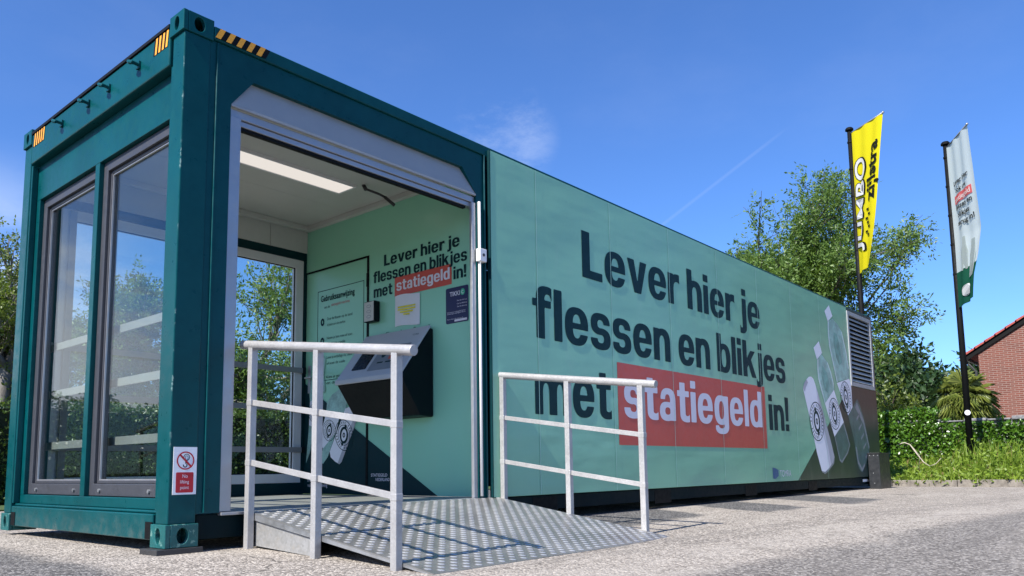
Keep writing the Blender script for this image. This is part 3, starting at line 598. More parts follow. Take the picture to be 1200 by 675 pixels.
t = MB(); pt(t, 'statiegeld', 1.02, 0.385, 1.878, 0.092, 0.0045, B1); t.build('white_lettering', 'letter_white', pw, recalc=False)
t = MB(); pt(t, 'Geen glazen flessen!', 1.16, 0.62, 1.515, 0.030, 0.003); t.build('small_lettering', 'letter_dark', pw, recalc=False)
t = MB(); dd = -0.001
pt(t, 'Gebruiksaanwijzing', 2.09, 1.59, 1.945, 0.058, dd, 0.02); pt(t, 'van de', 2.04, 1.95, 1.875, 0.026, dd)
for z, l1, l2 in ((1.76, 'Doe de flessen op de band', 'of plaats ze in de machine'), (1.58, 'Neem je bon mee of scan', 'je tikkie code'), (1.40, 'Lever je emballage via Tikkie', 'of scan de code'), (1.22, 'Kies je goede doel', 'en doneer')):
    pt(t, l1, 1.99, 1.62, z, 0.026, dd); pt(t, l2, 1.99, 1.72, z-0.055, 0.026, dd); t.ring(arc(2.06, z-0.01, 0.028, 0.036, n=16), arc(2.06, z-0.01, 0.010, 0.016, n=16), wp, dd, dd+0.0004)
t.build('lettering', 'letter_dark', pd, recalc=False)
t = MB(); pt(t, 'statiegeld machine', 1.93, 1.66, 1.885, 0.028, dd); t.build('red_lettering', 'red_vinyl', pd, recalc=False)
t = MB(); pt(t, 'Doe mee tegen zwerf', 2.25, 1.91, 0.285, 0.034, 0.0035, 0.01); pt(t, 'vuil in je omgeving', 2.25, 1.95, 0.235, 0.034, 0.0035, 0.01); pt(t, 'STATIEGELD', 1.34, 1.13, 0.325, 0.026, 0.0035, 0.01); pt(t, 'NEDERLAND', 1.28, 1.10, 0.288, 0.026, 0.0035, 0.01); t.build('white_lettering', 'letter_white', pw, recalc=False)

# printed can and bottles (flat vinyl graphics), shared by both walls: local frame u across, v along
def poly(mb, pts, mp, d): mb.add([mp(a, b, d) for a, b in pts], [tuple(range(len(pts)))])
def mark(mb, c, r, ax, mp, d, n=44, sq=0.8):
    """deposit mark: ring of small characters round a bold oval ring with a dot"""
    def T(p): return (c[0] + (p[0]*ax[0][0] + p[1]*ax[1][0])*r, c[1] + (p[0]*ax[0][1] + p[1]*ax[1][1])*r)
    def rg(o, i): mb.ring([T(p) for p in o], [T(p) for p in i], mp, d, d+0.0004)
    rg(arc(0, 0, 1, 1, n=n), arc(0, 0, 0.95, 0.95, n=n))
    for k in range(26):
        a = k*360/26; 
        if k % 7 == 6: continue
        q = arc(0, 0, 0.88, 0.88, a, a+8, 2)[:2] + arc(0, 0, 0.74, 0.74, a, a+8, 2)[:2][::-1]; poly(mb, [T(p) for p in q], mp, d)
    rg(arc(0, 0, 0.66, 0.66, n=n), arc(0, 0, 0.62, 0.62, n=n))
    rg(arc(0, 0, 0.44, 0.56, n=n), arc(0, 0, 0.27, 0.40, n=n)); rg(arc(0, 0, 0.13, 0.17, n=16), arc(0, 0, 0.05, 0.08, n=16))
    for s_ in (-1, 1): poly(mb, [T(p) for p in ((-0.12, s_*0.55), (0.12, s_*0.55), (0.10, s_*0.72), (-0.10, s_*0.72))], mp, d)

YB = -0.022; sd = side(YB)
# ------------------------------------------------------------------ long advertising panel
mb = MB(); mb.box(2.455, 10.868, YB, 0.006, 0.166, 2.835); ban = mb.build('advertising_panel', 'mint', K, bevel=0.003)
mb = MB(); mb.box(2.447, 2.4545, YB-0.003, 0.006, 0.166, 2.838); mb.build('edge_strip', 'letter_dark', ban)
t = MB(); poly(t, [(8.45, 0.168), (10.866, 0.168), (10.866, 1.62)], sd, 0.0015); t.build('dark_print', 'dark_vinyl', ban, recalc=False)
mb = MB(); mb.box(10.870, L-0.015, YB+0.002, 0.006, 0.166, 1.585); mb.box(10.870, L-0.015, YB+0.002, 0.006, 2.79, 2.835); mb.box(12.09, L-0.015, YB+0.002, 0.006, 1.587, 2.788); dk = mb.build('dark_side_panel', 'dark_vinyl', K, bevel=0.003)
BB = 0.033
t = MB()
lettering(t, 'Lever hier je', 3.655, 7.46, 2.045, 0.425, sd, 0.003, BB); lettering(t, 'flessen en blikjes', 2.945, 8.20, 1.425, 0.425, sd, 0.003, BB); lettering(t, 'met', 2.96, 4.06, 0.805, 0.425, sd, 0.003, BB); lettering(t, 'in!', 7.60, 8.24, 0.805, 0.425, sd, 0.003, BB)
t.build('lettering', 'letter_dark', ban, recalc=False)
t = MB(); poly(t, rect(4.17, 7.50, 0.575, 1.335), sd, 0.002); t.build('red_label', 'red_vinyl', ban, recalc=False)
t = MB(); lettering(t, 'statiegeld', 4.27, 7.38, 0.83, 0.42, sd, 0.004, BB); t.build('white_lettering', 'letter_white', ban, recalc=False)
for x in (3.012, 4.108, 5.205, 6.30, 7.40, 8.50, 9.60): t = MB(); poly(t, rect(x-0.0032, x+0.0032, 0.17, 2.832), sd, 0.0047); t.build('panel_seam_highlight', 'seam_highlight', ban, recalc=False)
t = MB(); poly(t, [(7.62, 0.205), (7.70, 0.20), (7.80, 0.235), (7.80, 0.31), (7.70, 0.335), (7.62, 0.34)], sd, 0.003); t.build('maker_emblem', 'blue_ink', ban, recalc=False)
t = MB(); lettering(t, 'TOMRA', 7.84, 8.21, 0.225, 0.085, sd, 0.003, 0.0); t.build('maker_lettering', 'letter_white', ban, recalc=False)
# bottle print
can = [(8.80,1.41),(8.87,1.49),(8.95,1.54),(9.05,1.585),(9.14,1.595),(9.22,1.57),(9.28,1.50),(9.45,1.25),(9.78,0.70),(9.90,0.47),(9.86,0.38),(9.62,0.28),(9.47,0.235),(9.35,0.26),(9.19,0.53),(9.02,0.95)]
t = MB(); poly(t, can, sd, 0.003); pc = t.build('can_print', 'pcan', ban, recalc=False)
t = MB(); poly(t, [(9.36,1.39),(9.45,1.25),(9.78,0.70),(9.90,0.47),(9.86,0.38),(9.74,0.33),(9.66,0.60),(9.46,1.02)], sd, 0.0036); poly(t, [(8.80,1.41),(8.87,1.49),(8.95,1.54),(9.0,1.50),(8.90,1.42),(8.86,1.36)], sd, 0.0036); t.build('can_print_edge', 'pcan2', ban, recalc=False)
tall = lambda c, ang: ((math.cos(ang), math.sin(ang)), (-math.sin(ang), math.cos(ang)))
t = MB(); poly(t, [(9.46,1.02),(9.66,0.60),(9.74,0.33),(9.66,0.30),(9.58,0.58),(9.40,0.98),(9.30,1.46),(9.36,1.39)], sd, 0.0033); t.build('can_print_tone', 'pcan_t', ban, recalc=False)
t = MB(); poly(t, [(9.88,0.47),(9.90,0.47),(9.86,0.38),(9.62,0.28),(9.47,0.235),(9.35,0.26),(9.34,0.28),(9.47,0.265),(9.62,0.31),(9.83,0.40)], sd, 0.0040); t.build('can_print_rim', 'pcan3', ban, recalc=False)
t = MB(); poly(t, [(9.43,1.86),(9.41,1.72),(9.42,1.58),(9.51,1.40),(9.63,1.24),(10.05,1.47),(10.06,1.56),(9.98,1.72),(9.85,1.86),(9.60,1.96)], sd, 0.003); poly(t, [(9.97,2.49),(9.95,2.30),(9.97,2.11),(10.08,1.86),(10.20,1.60),(10.78,1.69),(10.80,1.85),(10.74,2.10),(10.58,2.41),(10.40,2.50),(10.19,2.56)], sd, 0.003); build_split(t, 'bottle_print', 'pglass', ban)
t = MB(); poly(t, [(9.60,1.80),(9.56,1.62),(9.66,1.44),(9.80,1.40),(9.88,1.52),(9.80,1.70)], sd, 0.0035); poly(t, [(10.20,2.36),(10.16,2.18),(10.24,1.98),(10.36,1.86),(10.50,1.92),(10.46,2.14),(10.34,2.34)], sd, 0.0035); build_split(t, 'bottle_print_shade', 'pglass_d', ban)
t = MB(); poly(t, [(9.42,1.86),(9.40,1.72),(9.41,1.58),(9.63,1.235),(9.66,1.25),(9.46,1.60),(9.45,1.73),(9.47,1.87)], sd, 0.0038); poly(t, [(10.03,1.47),(10.06,1.56),(9.98,1.72),(9.85,1.86),(9.82,1.85),(9.95,1.70),(10.02,1.55)], sd, 0.0038); poly(t, [(9.96,2.49),(9.94,2.30),(9.96,2.11),(10.20,1.595),(10.24,1.60),(10.01,2.12),(9.99,2.30),(10.02,2.50)], sd, 0.0038); poly(t, [(10.58,2.41),(10.74,2.10),(10.80,1.85),(10.76,1.84),(10.70,2.08),(10.54,2.40)], sd, 0.0038); build_split(t, 'bottle_print_outline', 'pglass_l', ban)
t = MB(); poly(t, [(9.95,0.77),(10.40,1.0),(10.55,0.80),(10.63,0.65),(10.50,0.53),(10.21,0.39),(10.12,0.42)], sd, 0.003); poly(t, [(10.63,1.11),(10.862,1.24),(10.862,0.62),(10.82,0.77)], sd, 0.003); build_split(t, 'bottle_print_base', 'pglass_low', ban)
t = MB(); poly(t, [(10.40,1.0),(10.63,0.66),(10.50,0.53),(10.21,0.385),(10.11,0.42),(9.95,0.77),(9.98,0.77),(10.13,0.45),(10.21,0.42),(10.48,0.55),(10.59,0.66),(10.37,0.985)], sd, 0.0036); t.build('bottle_print_outline', 'pcan3', ban, recalc=False)
t = MB(); poly(t, [(9.30,2.02),(9.53,2.14),(9.64,1.98),(9.41,1.86)], sd, 0.0036); poly(t, [(9.85,2.63),(10.06,2.75),(10.19,2.60),(9.97,2.49)], sd, 0.0036); poly(t, [(9.63,1.24),(10.05,1.47),(10.40,1.0),(9.95,0.77)], sd, 0.0036); poly(t, [(10.20,1.58),(10.78,1.69),(10.862,1.63),(10.862,1.25),(10.63,1.11)], sd, 0.0036); build_split(t, 'bottle_label_print', 'pcan', ban)
t = MB()
mark(t, (9.26, 0.97), 0.27, ((1, 0.22), (-0.25, 1)), sd, 0.0042); mark(t, (10.01, 1.11), 0.23, ((1, 0.22), (-0.25, 1)), sd, 0.0042); mark(t, (10.58, 1.39), 0.24, ((1, 0.15), (-0.2, 1)), sd, 0.0042)
t.build('deposit_mark_print', 'letter_dark', ban, recalc=False)
t = MB(); poly(t, [(10.872,1.245),(11.13,1.40),(11.26,1.28),(11.38,1.13),(11.50,0.90),(11.62,0.64),(11.55,0.52),(11.42,0.42),(11.28,0.31),(11.15,0.235),(11.02,0.28),(10.94,0.35),(10.872,0.60)], sd, 0.0005); bl = build_split(t, 'bottle_print_base', 'pglass_low', dk)
t = MB(); poly(t, [(11.0,1.25),(11.1,1.34),(11.40,1.06),(11.60,0.64),(11.56,0.60),(11.36,1.0)], sd, 0.001); poly(t, [(10.90,0.62),(10.96,0.38),(11.15,0.25),(11.30,0.34),(11.28,0.38),(11.15,0.30),(11.0,0.42),(10.95,0.64)], sd, 0.001)
for k in range(5): poly(t, [(11.02+k*0.085, 1.08-k*0.15), (11.20+k*0.085, 1.17-k*0.15), (11.19+k*0.085, 1.13-k*0.15), (11.03+k*0.085, 1.04-k*0.15)], sd, 0.001)
t.build('bottle_print_outline', 'pcan3', dk, recalc=False)
# louvre
mb = MB(); mb.ring(rect(10.872, 12.088, 1.588, 2.787), rect(10.94, 12.02, 1.65, 2.725), sd, 0.012, -0.028); lv = mb.build('louvre', 'louvre', K, bevel=0.003)
mb = MB(); mb.box(10.93, 12.03, 0.012, 0.03, 1.64, 2.735); mb.build('louvre_backing', 'black', lv)
for k in range(15):
    z = 1.668 + k*0.0705; mb = MB(); mb.prism([(YB-0.006, z), (YB-0.002, z-0.004), (YB+0.030, z+0.040), (YB+0.026, z+0.044)], lambda a, b, d: (d, a, b), 10.942, 12.018); mb.build('slat', 'louvre', lv)
# printed graphics on the partition
t = MB(); cA = [(1.70,0.925),(1.63,0.94),(1.56,0.925),(1.515,0.88),(1.54,0.81),(1.745,0.455),(1.775,0.435),(1.84,0.46),(1.905,0.50),(1.92,0.55)]
poly(t, cA, wp, 0.0034); t.build('can_print', 'pcan', pw, recalc=False)
t = MB(); poly(t, [(1.545,0.925),(1.515,0.88),(1.54,0.81),(1.745,0.455),(1.775,0.435),(1.80,0.447),(1.60,0.80)], wp, 0.0038); t.build('can_print_edge', 'pcan2', pw, recalc=False)
t = MB(); poly(t, [(1.98,0.90),(1.79,0.84),(1.83,0.72),(2.02,0.58),(2.08,0.66)], wp, 0.0034); poly(t, [(2.23,1.02),(2.12,1.06),(2.08,0.84),(2.16,0.78),(2.24,0.80)], wp, 0.0034); poly(t, [(1.74,1.185),(1.66,1.16),(1.70,1.09),(1.78,1.11)], wp, 0.0034); build_split(t, 'bottle_label_print', 'pcan', pw)
t = MB(); poly(t, [(1.78,1.11),(1.70,1.09),(1.66,1.02),(1.70,0.90),(1.79,0.84),(1.98,0.90),(1.97,0.99),(1.90,1.06)], wp, 0.003); poly(t, [(2.06,1.45),(2.0,1.40),(2.02,1.26),(2.0,1.1),(2.12,1.06),(2.23,1.02),(2.25,1.16),(2.16,1.32)], wp, 0.003); poly(t, [(2.24,0.80),(2.16,0.78),(2.22,0.55),(2.28,0.45)], wp, 0.003); poly(t, [(1.83,0.72),(2.02,0.58),(2.06,0.48),(2.02,0.44),(1.95,0.50)], wp, 0.003); build_split(t, 'bottle_print', 'pglass', pw)
t = MB(); mark(t, (1.715, 0.69), 0.125, ((-1, -0.5), (-0.3, 1)), wp, 0.0045); mark(t, (1.93, 0.74), 0.09, ((-1, -0.4), (-0.3, 1)), wp, 0.0045); mark(t, (2.16, 0.91), 0.085, ((-1, -0.3), (-0.2, 1)), wp, 0.0045); t.build('deposit_mark_print', 'letter_dark', pw, recalc=False)

# ------------------------------------------------------------------ things fixed on the partition
RV = thing('bottle_return_machine', (XP-0.004, 0.97, 0.79), 'grey and black bottle return machine jutting from the mint inner wall', 'return machine')
prof = [(XP-0.004, 1.50), (XP-0.035, 1.505), (2.085, 1.115), (2.075, 1.075), (2.27, 0.80), (XP-0.004, 0.79)]
mb = MB(); mb.prism(prof, lambda a, b, d: (a, d, b), 0.572, 1.368); mb.build('body', 'rvm_dark', RV, bevel=0.012)
sx_, sz_ = 2.085-(XP-0.035), 1.115-1.505; sl = math.hypot(sx_, sz_); dxs, dzs = sx_/sl, sz_/sl; nxs, nzs = dzs, -dxs   # along slope, outward normal
def slope(a, b, d): return (XP-0.035 + dxs*b + nxs*d, a, 1.505 + dzs*b + nzs*d)
mb = MB(); mb.prism([(0.568, -0.012), (1.372, -0.012), (1.372, sl+0.012), (0.568, sl+0.012)], slope, 0.002, 0.020); mb.prism([(0.568, 0), (1.372, 0), (1.372, 0.05), (0.568, 0.05)], lambda a, b, d: (2.072-d, a, 1.078+b*0.9), 0.0, 0.02); mb.build('front_panel', 'rvm_grey', RV, bevel=0.008)
mb = MB(); mb.prism(rrect(1.06, 1.24, 0.20, 0.41, 0.012), slope, 0.0205, 0.023); mb.build('intake_screen', 'screen', RV)
mb = MB(); mb.prism(rrect(0.66, 1.02, 0.17, 0.44, 0.01), slope, 0.0205, 0.0225); st = mb.build('instruction_plate', 'sticker', RV)
mb = MB()
for k in range(3): mb.prism(arc(0.72+k*0.10, 0.27, 0.028, 0.034, n=12), slope, 0.0226, 0.0232); mb.prism(rect(0.68+k*0.10, 0.75+k*0.10, 0.35, 0.365), slope, 0.0226, 0.0232)
mb.build('pictogram', 'letter_dark', st)
mb = MB(); mb.prism(rrect(0.80, 0.84, 0.26, 0.33, 0.01), slope, 0.0233, 0.0238); mb.build('red_pictogram', 'red_vinyl', st)
mb = MB(); lettering(mb, 'TOMRA', 0.72, 0.64, 0.085, -0.02, slope, 0.0206, 0.0); mb.build('maker_lettering', 'letter_dark', RV, recalc=False)
mb = MB(); mb.box(XP-0.065, XP-0.004, 1.235, 1.375, 1.645, 1.825); cb = mb.build('card_reader', 'rvm_dark', None, bevel=0.006); tag(cb, 'small black wall box with a pale front beside the technical door', 'wall box')
mb = MB(); mb.box(XP-0.0685, XP-0.0655, 1.243, 1.367, 1.652, 1.818); fpn = mb.build('front_cover', 'panel_white', cb)
mb = MB()
for k in range(3): mb.ring(arc(1.305, 1.69+k*0.045, 0.03, 0.014, n=14), arc(1.305, 1.69+k*0.045, 0.026, 0.010, n=14), wp, 0.0686, 0.0692)
mb.build('pictogram', 'sticker', cb)
# paper note, gently curled
mb = MB(); ny = 8
for j in range(7):
    for i in range(ny+1):
        a = i/ny; b = j/6; mb.v.append((XP-0.005-0.012*math.sin(a*3.0)*(1-b)-0.004*math.sin(a*9)*b, 1.035-0.305*a, 1.835-0.01*a-0.262*b + 0.006*math.sin(a*5)))
mb.f = [(j*(ny+1)+i, j*(ny+1)+i+1, (j+1)*(ny+1)+i+1, (j+1)*(ny+1)+i) for j in range(6) for i in range(ny)]
pn = mb.build('paper_note', 'paper', None, recalc=False); tag(pn, 'white paper note with yellow highlighted lines taped above the return machine', 'note'); sm = pn.modifiers.new('s', 'SOLIDIFY'); sm.thickness = 0.0006
t = MB()
for k, (a, b) in enumerate(((0.99, 0.77), (0.99, 0.77), (0.96, 0.80), (0.92, 0.84))): t.add([wp(y, z, 0.0185) for y, z in ((a, 1.725-k*0.022), (b, 1.72-k*0.022), (b, 1.732-k*0.022), (a, 1.737-k*0.022))], [(0, 1, 2, 3)])
t.build('highlighted_line', 'yellow_ink', pn, recalc=False)
# payment sign
mb = MB(); mb.prism(rrect(0.185, 0.430, 1.515, 1.800, 0.014), wp, 0.001, 0.004); ps = mb.build('payment_sign', 'navy', None); tag(ps, 'navy blue payment sign on the mint wall right of the paper note', 'sign')
t = MB(); pt(t, 'TIKKI', 0.385, 0.275, 1.732, 0.036, 0.0048, 0.02)
for z in (1.715-0.03, 1.66, 1.637): pt(t, 'Scan de code en ga', 0.305, 0.20, z, 0.011, 0.0048)
for z in (1.600, 1.588): pt(t, 'Ontvang je statiegeld direct', 0.415, 0.215, z, 0.010, 0.0048)
pt(t, 'Meer weten? Ga naar de site', 0.415, 0.24, 1.545, 0.009, 0.0048); t.prism(rrect(0.20, 0.335, 1.525, 1.542, 0.004), wp, 0.0044, 0.0048); t.build('white_lettering', 'letter_white', ps, recalc=False)
t = MB(); t.prism(arc(0.245, 1.752, 0.024, 0.026, n=20), wp, 0.0042, 0.0046); t.build('green_emblem', 'green_ink', ps)
t = MB(); pt(t, 'C', 0.257, 0.236, 1.738, 0.028, 0.0050, 0.02); t.build('emblem_letter', 'letter_white', ps, recalc=False)

# ------------------------------------------------------------------ prohibition sign on the corner post
ws = MB(); ps_ = side(0.010); ws.prism(rect(0.052, 0.164, 0.268, 0.512), lambda a, b, d: ps_(a, b, d), 0.001, 0.0035)
wsn = ws.build('prohibition_sign', 'sign_white', None); tag(wsn, 'white and red no lifting point sign on the corner post', 'sign')
SX = lambda u: 0.050+u*0.152; SZ = lambda v: 0.268+v*0.246
wsn.data.clear_geometry(); q = MB(); q.prism(rect(0.034, 0.160, 0.268, 0.512), ps_, 0.001, 0.0035); wsn.data.from_pydata(q.v, [], q.f)
cx_, cz_, rr_ = 0.098, 0.442, 0.047
t = MB(); t.ring(arc(cx_, cz_, rr_, rr_, n=40), arc(cx_, cz_, rr_*0.86, rr_*0.86, n=40), ps_, 0.0055, 0.006)
s45 = 0.7071; o_ = 0.0035
t.prism([(cx_-rr_*0.9*s45-o_, cz_+rr_*0.9*s45-o_), (cx_+rr_*0.9*s45-o_, cz_-rr_*0.9*s45-o_), (cx_+rr_*0.9*s45+o_, cz_-rr_*0.9*s45+o_), (cx_-rr_*0.9*s45+o_, cz_+rr_*0.9*s45+o_)], ps_, 0.0051, 0.0054)
t.prism(rrect(0.050, 0.144, 0.278, 0.382, 0.006), ps_, 0.0037, 0.0042); t.build('red_print', 'red_sign', wsn)
t = MB(); t.ring(arc(cx_+0.006, cz_+0.017, 0.017, 0.018, n=20), arc(cx_+0.006, cz_+0.017, 0.0135, 0.0145, n=20), ps_, 0.0040, 0.0044)
t.ring(arc(cx_+0.006, cz_+0.014, 0.009, 0.012, n=16), arc(cx_+0.006, cz_+0.014, 0.0065, 0.0095, n=16), ps_, 0.0040, 0.0044)
hk = arc(cx_-0.001, cz_-0.024, 0.012, 0.012, -200, 40, 18); hi = arc(cx_-0.001, cz_-0.024, 0.007, 0.007, -200, 40, 18)
t.prism(hk + hi[::-1], ps_, 0.0040, 0.0044); t.prism(rect(cx_-0.001, cx_+0.006, cz_-0.016, cz_+0.002), ps_, 0.0040, 0.0044); t.build('hook_print', 'letter_dark', wsn)
t = MB()
for i, (s_, a, b) in enumerate((('No', 0.084, 0.112), ('lifting', 0.073, 0.120), ('point', 0.074, 0.120))): lettering(t, s_, a, b, 0.354-i*0.029, 0.018, ps_, 0.005, 0.0)
t.build('white_lettering', 'letter_white', wsn, recalc=False)
# steel shim under the near corner
mb = MB(); mb.box(-0.045, 0.20, -0.012, 0.175, -0.045, -0.002); o = mb.build('shim_plate', 'steel_dark', None, bevel=0.003); tag(o, 'flat dark steel shim plate under the near bottom corner', 'shim plate')

# ------------------------------------------------------------------ ramp
RA = thing('access_ramp', (1.53, 0, 0), 'aluminium chequer plate access ramp sloping down from the open doorway', 'ramp')
rz = lambda y: 0.166 + 0.156*y
x0, x1, yf = 0.463, 2.525, -1.46
mb = MB(); mb.add([(x0, 0.0, rz(0)), (x1, 0.0, rz(0)), (x1, yf, rz(yf)), (x0, yf, rz(yf)), (x0, 0.0, rz(0)-0.005), (x1, 0.0, rz(0)-0.005), (x1, yf, rz(yf)-0.005), (x0, yf, rz(yf)-0.005)], [(0, 1, 2, 3), (7, 6, 5, 4), (0, 4, 5, 1), (1, 5, 6, 2), (2, 6, 7, 3), (3, 7, 4, 0)])
sxp, syp = 0.080, 0.040; row = 0; y = -0.03
while y > yf+0.02:
    x = x0+0.03+(sxp/2 if row % 2 else 0)
    while x < x1-0.03:
        a, b, h = 0.0225, 0.0130, 0.0038; E_ = lambda k: [(x+k*(a*math.cos(R_(t_))+b*math.sin(R_(t_)))*0.7071, y+k*(-a*math.cos(R_(t_))+b*math.sin(R_(t_)))*0.7071) for t_ in range(0, 360, 45)]; ring0 = E_(1.0); ring1 = E_(0.6)
        vs_ = [(px, py, rz(py)+0.0003) for px, py in ring0] + [(px, py, rz(py)+h) for px, py in ring1]
        mb.add(vs_, [(i, (i+1) % 8, 8+(i+1) % 8, 8+i) for i in range(8)] + [tuple(range(8, 16))]); x += sxp
    y -= syp; row += 1
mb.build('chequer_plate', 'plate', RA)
mb = MB()
for x in (x0, x1-0.004): mb.add([(x, 0, rz(0)-0.0055), (x+0.004, 0, rz(0)-0.0055), (x+0.004, yf+0.03, rz(yf+0.03)-0.0055), (x, yf+0.03, rz(yf+0.03)-0.0055), (x, 0, rz(0)-0.04), (x+0.004, 0, rz(0)-0.04), (x+0.004, yf+0.03, rz(yf+0.03)-0.012), (x, yf+0.03, rz(yf+0.03)-0.012)], [(0, 1, 2, 3), (7, 6, 5, 4), (0, 4, 5, 1), (1, 5, 6, 2), (2, 6, 7, 3), (3, 7, 4, 0)])
build_split(mb, 'edge_lip', 'steel', RA)
mb = MB(); mb.prism([(-0.05, rz(-0.05)-0.041), (-0.60, rz(-0.60)-0.036), (-0.60, -0.045), (-0.05, -0.018)], lambda a, b, d: (x0+0.012+d, a, b), 0, 0.004); mb.build('side_skirt', 'galv', RA)
mb = MB(); mb.box(x0+0.03, x1-0.03, -0.10, -0.04, -0.05, rz(-0.1)-0.012); mb.build('support_frame', 'steel_dark', RA)

def railing(x, label):
    T_ = thing('handrail', (x, 0, 0), label, 'handrail', 'handrails on both sides of the ramp')
    py = (-0.045, -0.65, -1.245); tz = lambda y: 1.062+0.131*y
    for i, y in enumerate(py):
        mb = MB(); mb.box(x-0.020, x+0.020, y-0.020, y+0.020, gz(x, y)-0.005, tz(y)+0.012); mb.build('post', 'rail', T_, bevel=0.004)
    mb = MB(); mb.tube([(x, 0.06, tz(0.06)+0.022), (x, -1.36, tz(-1.36)+0.022)], 0.025, 20); mb.build('top_rail', 'rail', T_, bevel=0.002)
    for zf in (lambda y: 0.765+0.146*y, lambda y: 0.437+0.142*y):
        for a, b in ((py[0]-0.0205, py[1]+0.0205), (py[1]-0.0205, py[2]+0.0205)):
            mb = MB(); mb.beam((x, a, zf(a)), (x, b, zf(b)), 0.014, 0.031); mb.build('mid_rail', 'rail', T_, bevel=0.002)
    for y in py:
        for zf in (lambda y: 0.765+0.146*y, lambda y: 0.437+0.142*y): mb = MB(); mb.box(x-0.0212, x+0.0212, y-0.0222, y+0.0222, zf(y)-0.019, zf(y)+0.015); mb.build('weld_collar', 'rail', T_, bevel=0.004)
    return T_
h1 = railing(0.44, 'silver handrail on the left edge of the ramp, nearest the glazed end')
h2 = copy_tree(h1); h2.location = (2.545, 0, 0); h2['label'] = 'silver handrail on the right edge of the ramp, in front of the lettered panel'

# ------------------------------------------------------------------ equipment box by the far end
EB = thing('equipment_box', (11.73, -0.11, -0.03), 'anthracite equipment box on the ground at the far end of the panel', 'equipment box')
mb = MB(); mb.box(11.45, 12.02, -0.20, -0.03, -0.03, 0.525); mb.build('body', 'anthracite', EB, bevel=0.006)
mb = MB(); mb.box(11.44, 12.03, -0.21, -0.028, 0.526, 0.540); mb.build('lid', 'anthracite', EB, bevel=0.003)
for y, z in ((-0.18, 0.50), (-0.12, 0.50), (-0.06, 0.50), (-0.10, 0.22), (-0.11, 0.06)): mb = MB(); mb.tube([(11.449, y, z), (11.445, y, z)], 0.008, 8); mb.build('rivet', 'steel', EB)

# ------------------------------------------------------------------ flagpoles and flags
def flagpole(x, y, tip, zt, label):
    P_ = thing('flagpole', (x, y, 0.05), label, 'flagpole', 'black flagpoles behind the kerb')
    mb = MB(); mb.tube([(x, y, 0.0), (x, y, 3.2), (x, y, zt)], [0.062, 0.055, 0.047], 16); mb.build('pole', 'black', P_, smooth=True)
    mb = MB(); mb.tube([(x, y, zt), (x, y, zt+0.03), (x, y, zt+0.06)], [0.085, 0.085, 0.06], 16); mb.build('pole_cap', 'black', P_)
    mb = MB(); mb.tube([(x, y, zt-0.08), (tip[0], tip[1], zt-0.06)], 0.014, 8); mb.tube([(tip[0], tip[1], zt-0.06), (tip[0]+(tip[0]-x)*0.03, tip[1]+(tip[1]-y)*0.03, zt-0.06)], 0.022, 8); mb.build('banner_arm', 'alu', P_, smooth=True)
    for k in range(5): mb = MB(); mb.tube([(x, y, zt-0.25-k*0.6), (x, y, zt-0.285-k*0.6)], 0.060, 12); mb.build('banner_ring', 'black', P_)
    return P_
# the far flag wears white cloth
f1 = (15.30, 1.02); a1 = (14.72, 0.19); f2 = (15.40, -0.765); a2 = (14.44, -1.317)
flagpole(*f1, a1, 7.54, 'black flagpole carrying the yellow flag, left of the other pole')
p2 = flagpole(*f2, a2, 6.73, 'black flagpole carrying the white and green flag, in front of the palm')
mb = MB(); mb.tube([(f2[0]-0.058, f2[1]-0.01, 1.32), (f2[0]-0.066, f2[1]-0.011, 1.32)], 0.05, 14); mb.build('round_sticker', 'sign_white', p2)
def cloth_map(p, a, zt, Ln, wfun, rot, ripple, phase):
    base = math.atan2(a[1]-p[1], a[0]-p[0]); full = math.hypot(a[0]-p[0], a[1]-p[1])
    def f(u, v, d):
        """u 0..1 from the pole outwards, v 0..1 downwards"""
        ang = base + rot(v); w = full*wfun(v); r = 0.07 + u*(w-0.07)
        off = ripple*(v**0.8)*math.sin(u*7.5 + v*5 + phase)*(0.25+u) + 0.012*math.sin(u*16+phase)
        # outward normal of the cloth seen from the camera side
        nx_, ny_ = math.sin(ang), -math.cos(ang); sgn = 1 if (nx_*(-1.9-p[0]) + ny_*(-3.9-p[1])) > 0 else -1
        return (p[0]+math.cos(ang)*r + nx_*(off+sgn*d), p[1]+math.sin(ang)*r + ny_*(off+sgn*d), zt - v*Ln + 0.0*u)
    return f
def grid_cloth(f, nu, nv, v0, v1, cut=None):
    mb = MB()
    for j in range(nv+1):
        for i in range(nu+1): mb.v.append(f(i/nu, v0+(v1-v0)*j/nv, 0))
    mb.f = [(j*(nu+1)+i, j*(nu+1)+i+1, (j+1)*(nu+1)+i+1, (j+1)*(nu+1)+i) for j in range(nv) for i in range(nu)]; return mb
def cloth_text(mb, body, u0, u1, v0, v1, f, d, bold, rotated=False, italic=0.0):
    V, F = glyphs(body, bold); xs_ = [a for a, b in V]; xa, xb = min(xs_), max(xs_); ya, yb = 0.0, CAP; out = []
    for x, y in V:
        s_ = (x-xa)/(xb-xa); t_ = (y-ya)/(yb-ya)
        if rotated: u, v = u1 + (u0-u1)*t_, v1 + (v0-v1)*(s_ + italic*t_)     # reads upwards
        else: u, v = u0+(u1-u0)*s_, v1+(v0-v1)*t_
        out.append(f(u, v, d))
    mb.add(out, F)
fy = cloth_map(f1, a1, 7.47, 3.13, lambda v: 1.0-0.12*v, lambda v: -0.47*v**1.1, 0.03, 0.4)
FL = grid_cloth(fy, 16, 50, 0, 1).build('yellow_flag', 'flag_yellow', None, smooth=True, recalc=False); tag(FL, 'tall yellow flag with white and dark lettering hanging from the left flagpole', 'flag', 'flags on the poles')
t = MB(); cloth_text(t, 'JUMBO', 0.06, 0.50, 0.22, 0.88, fy, 0.016, 0.045, True, 0.03); t.build('lettering_outline', 'flag_black', FL, recalc=False)
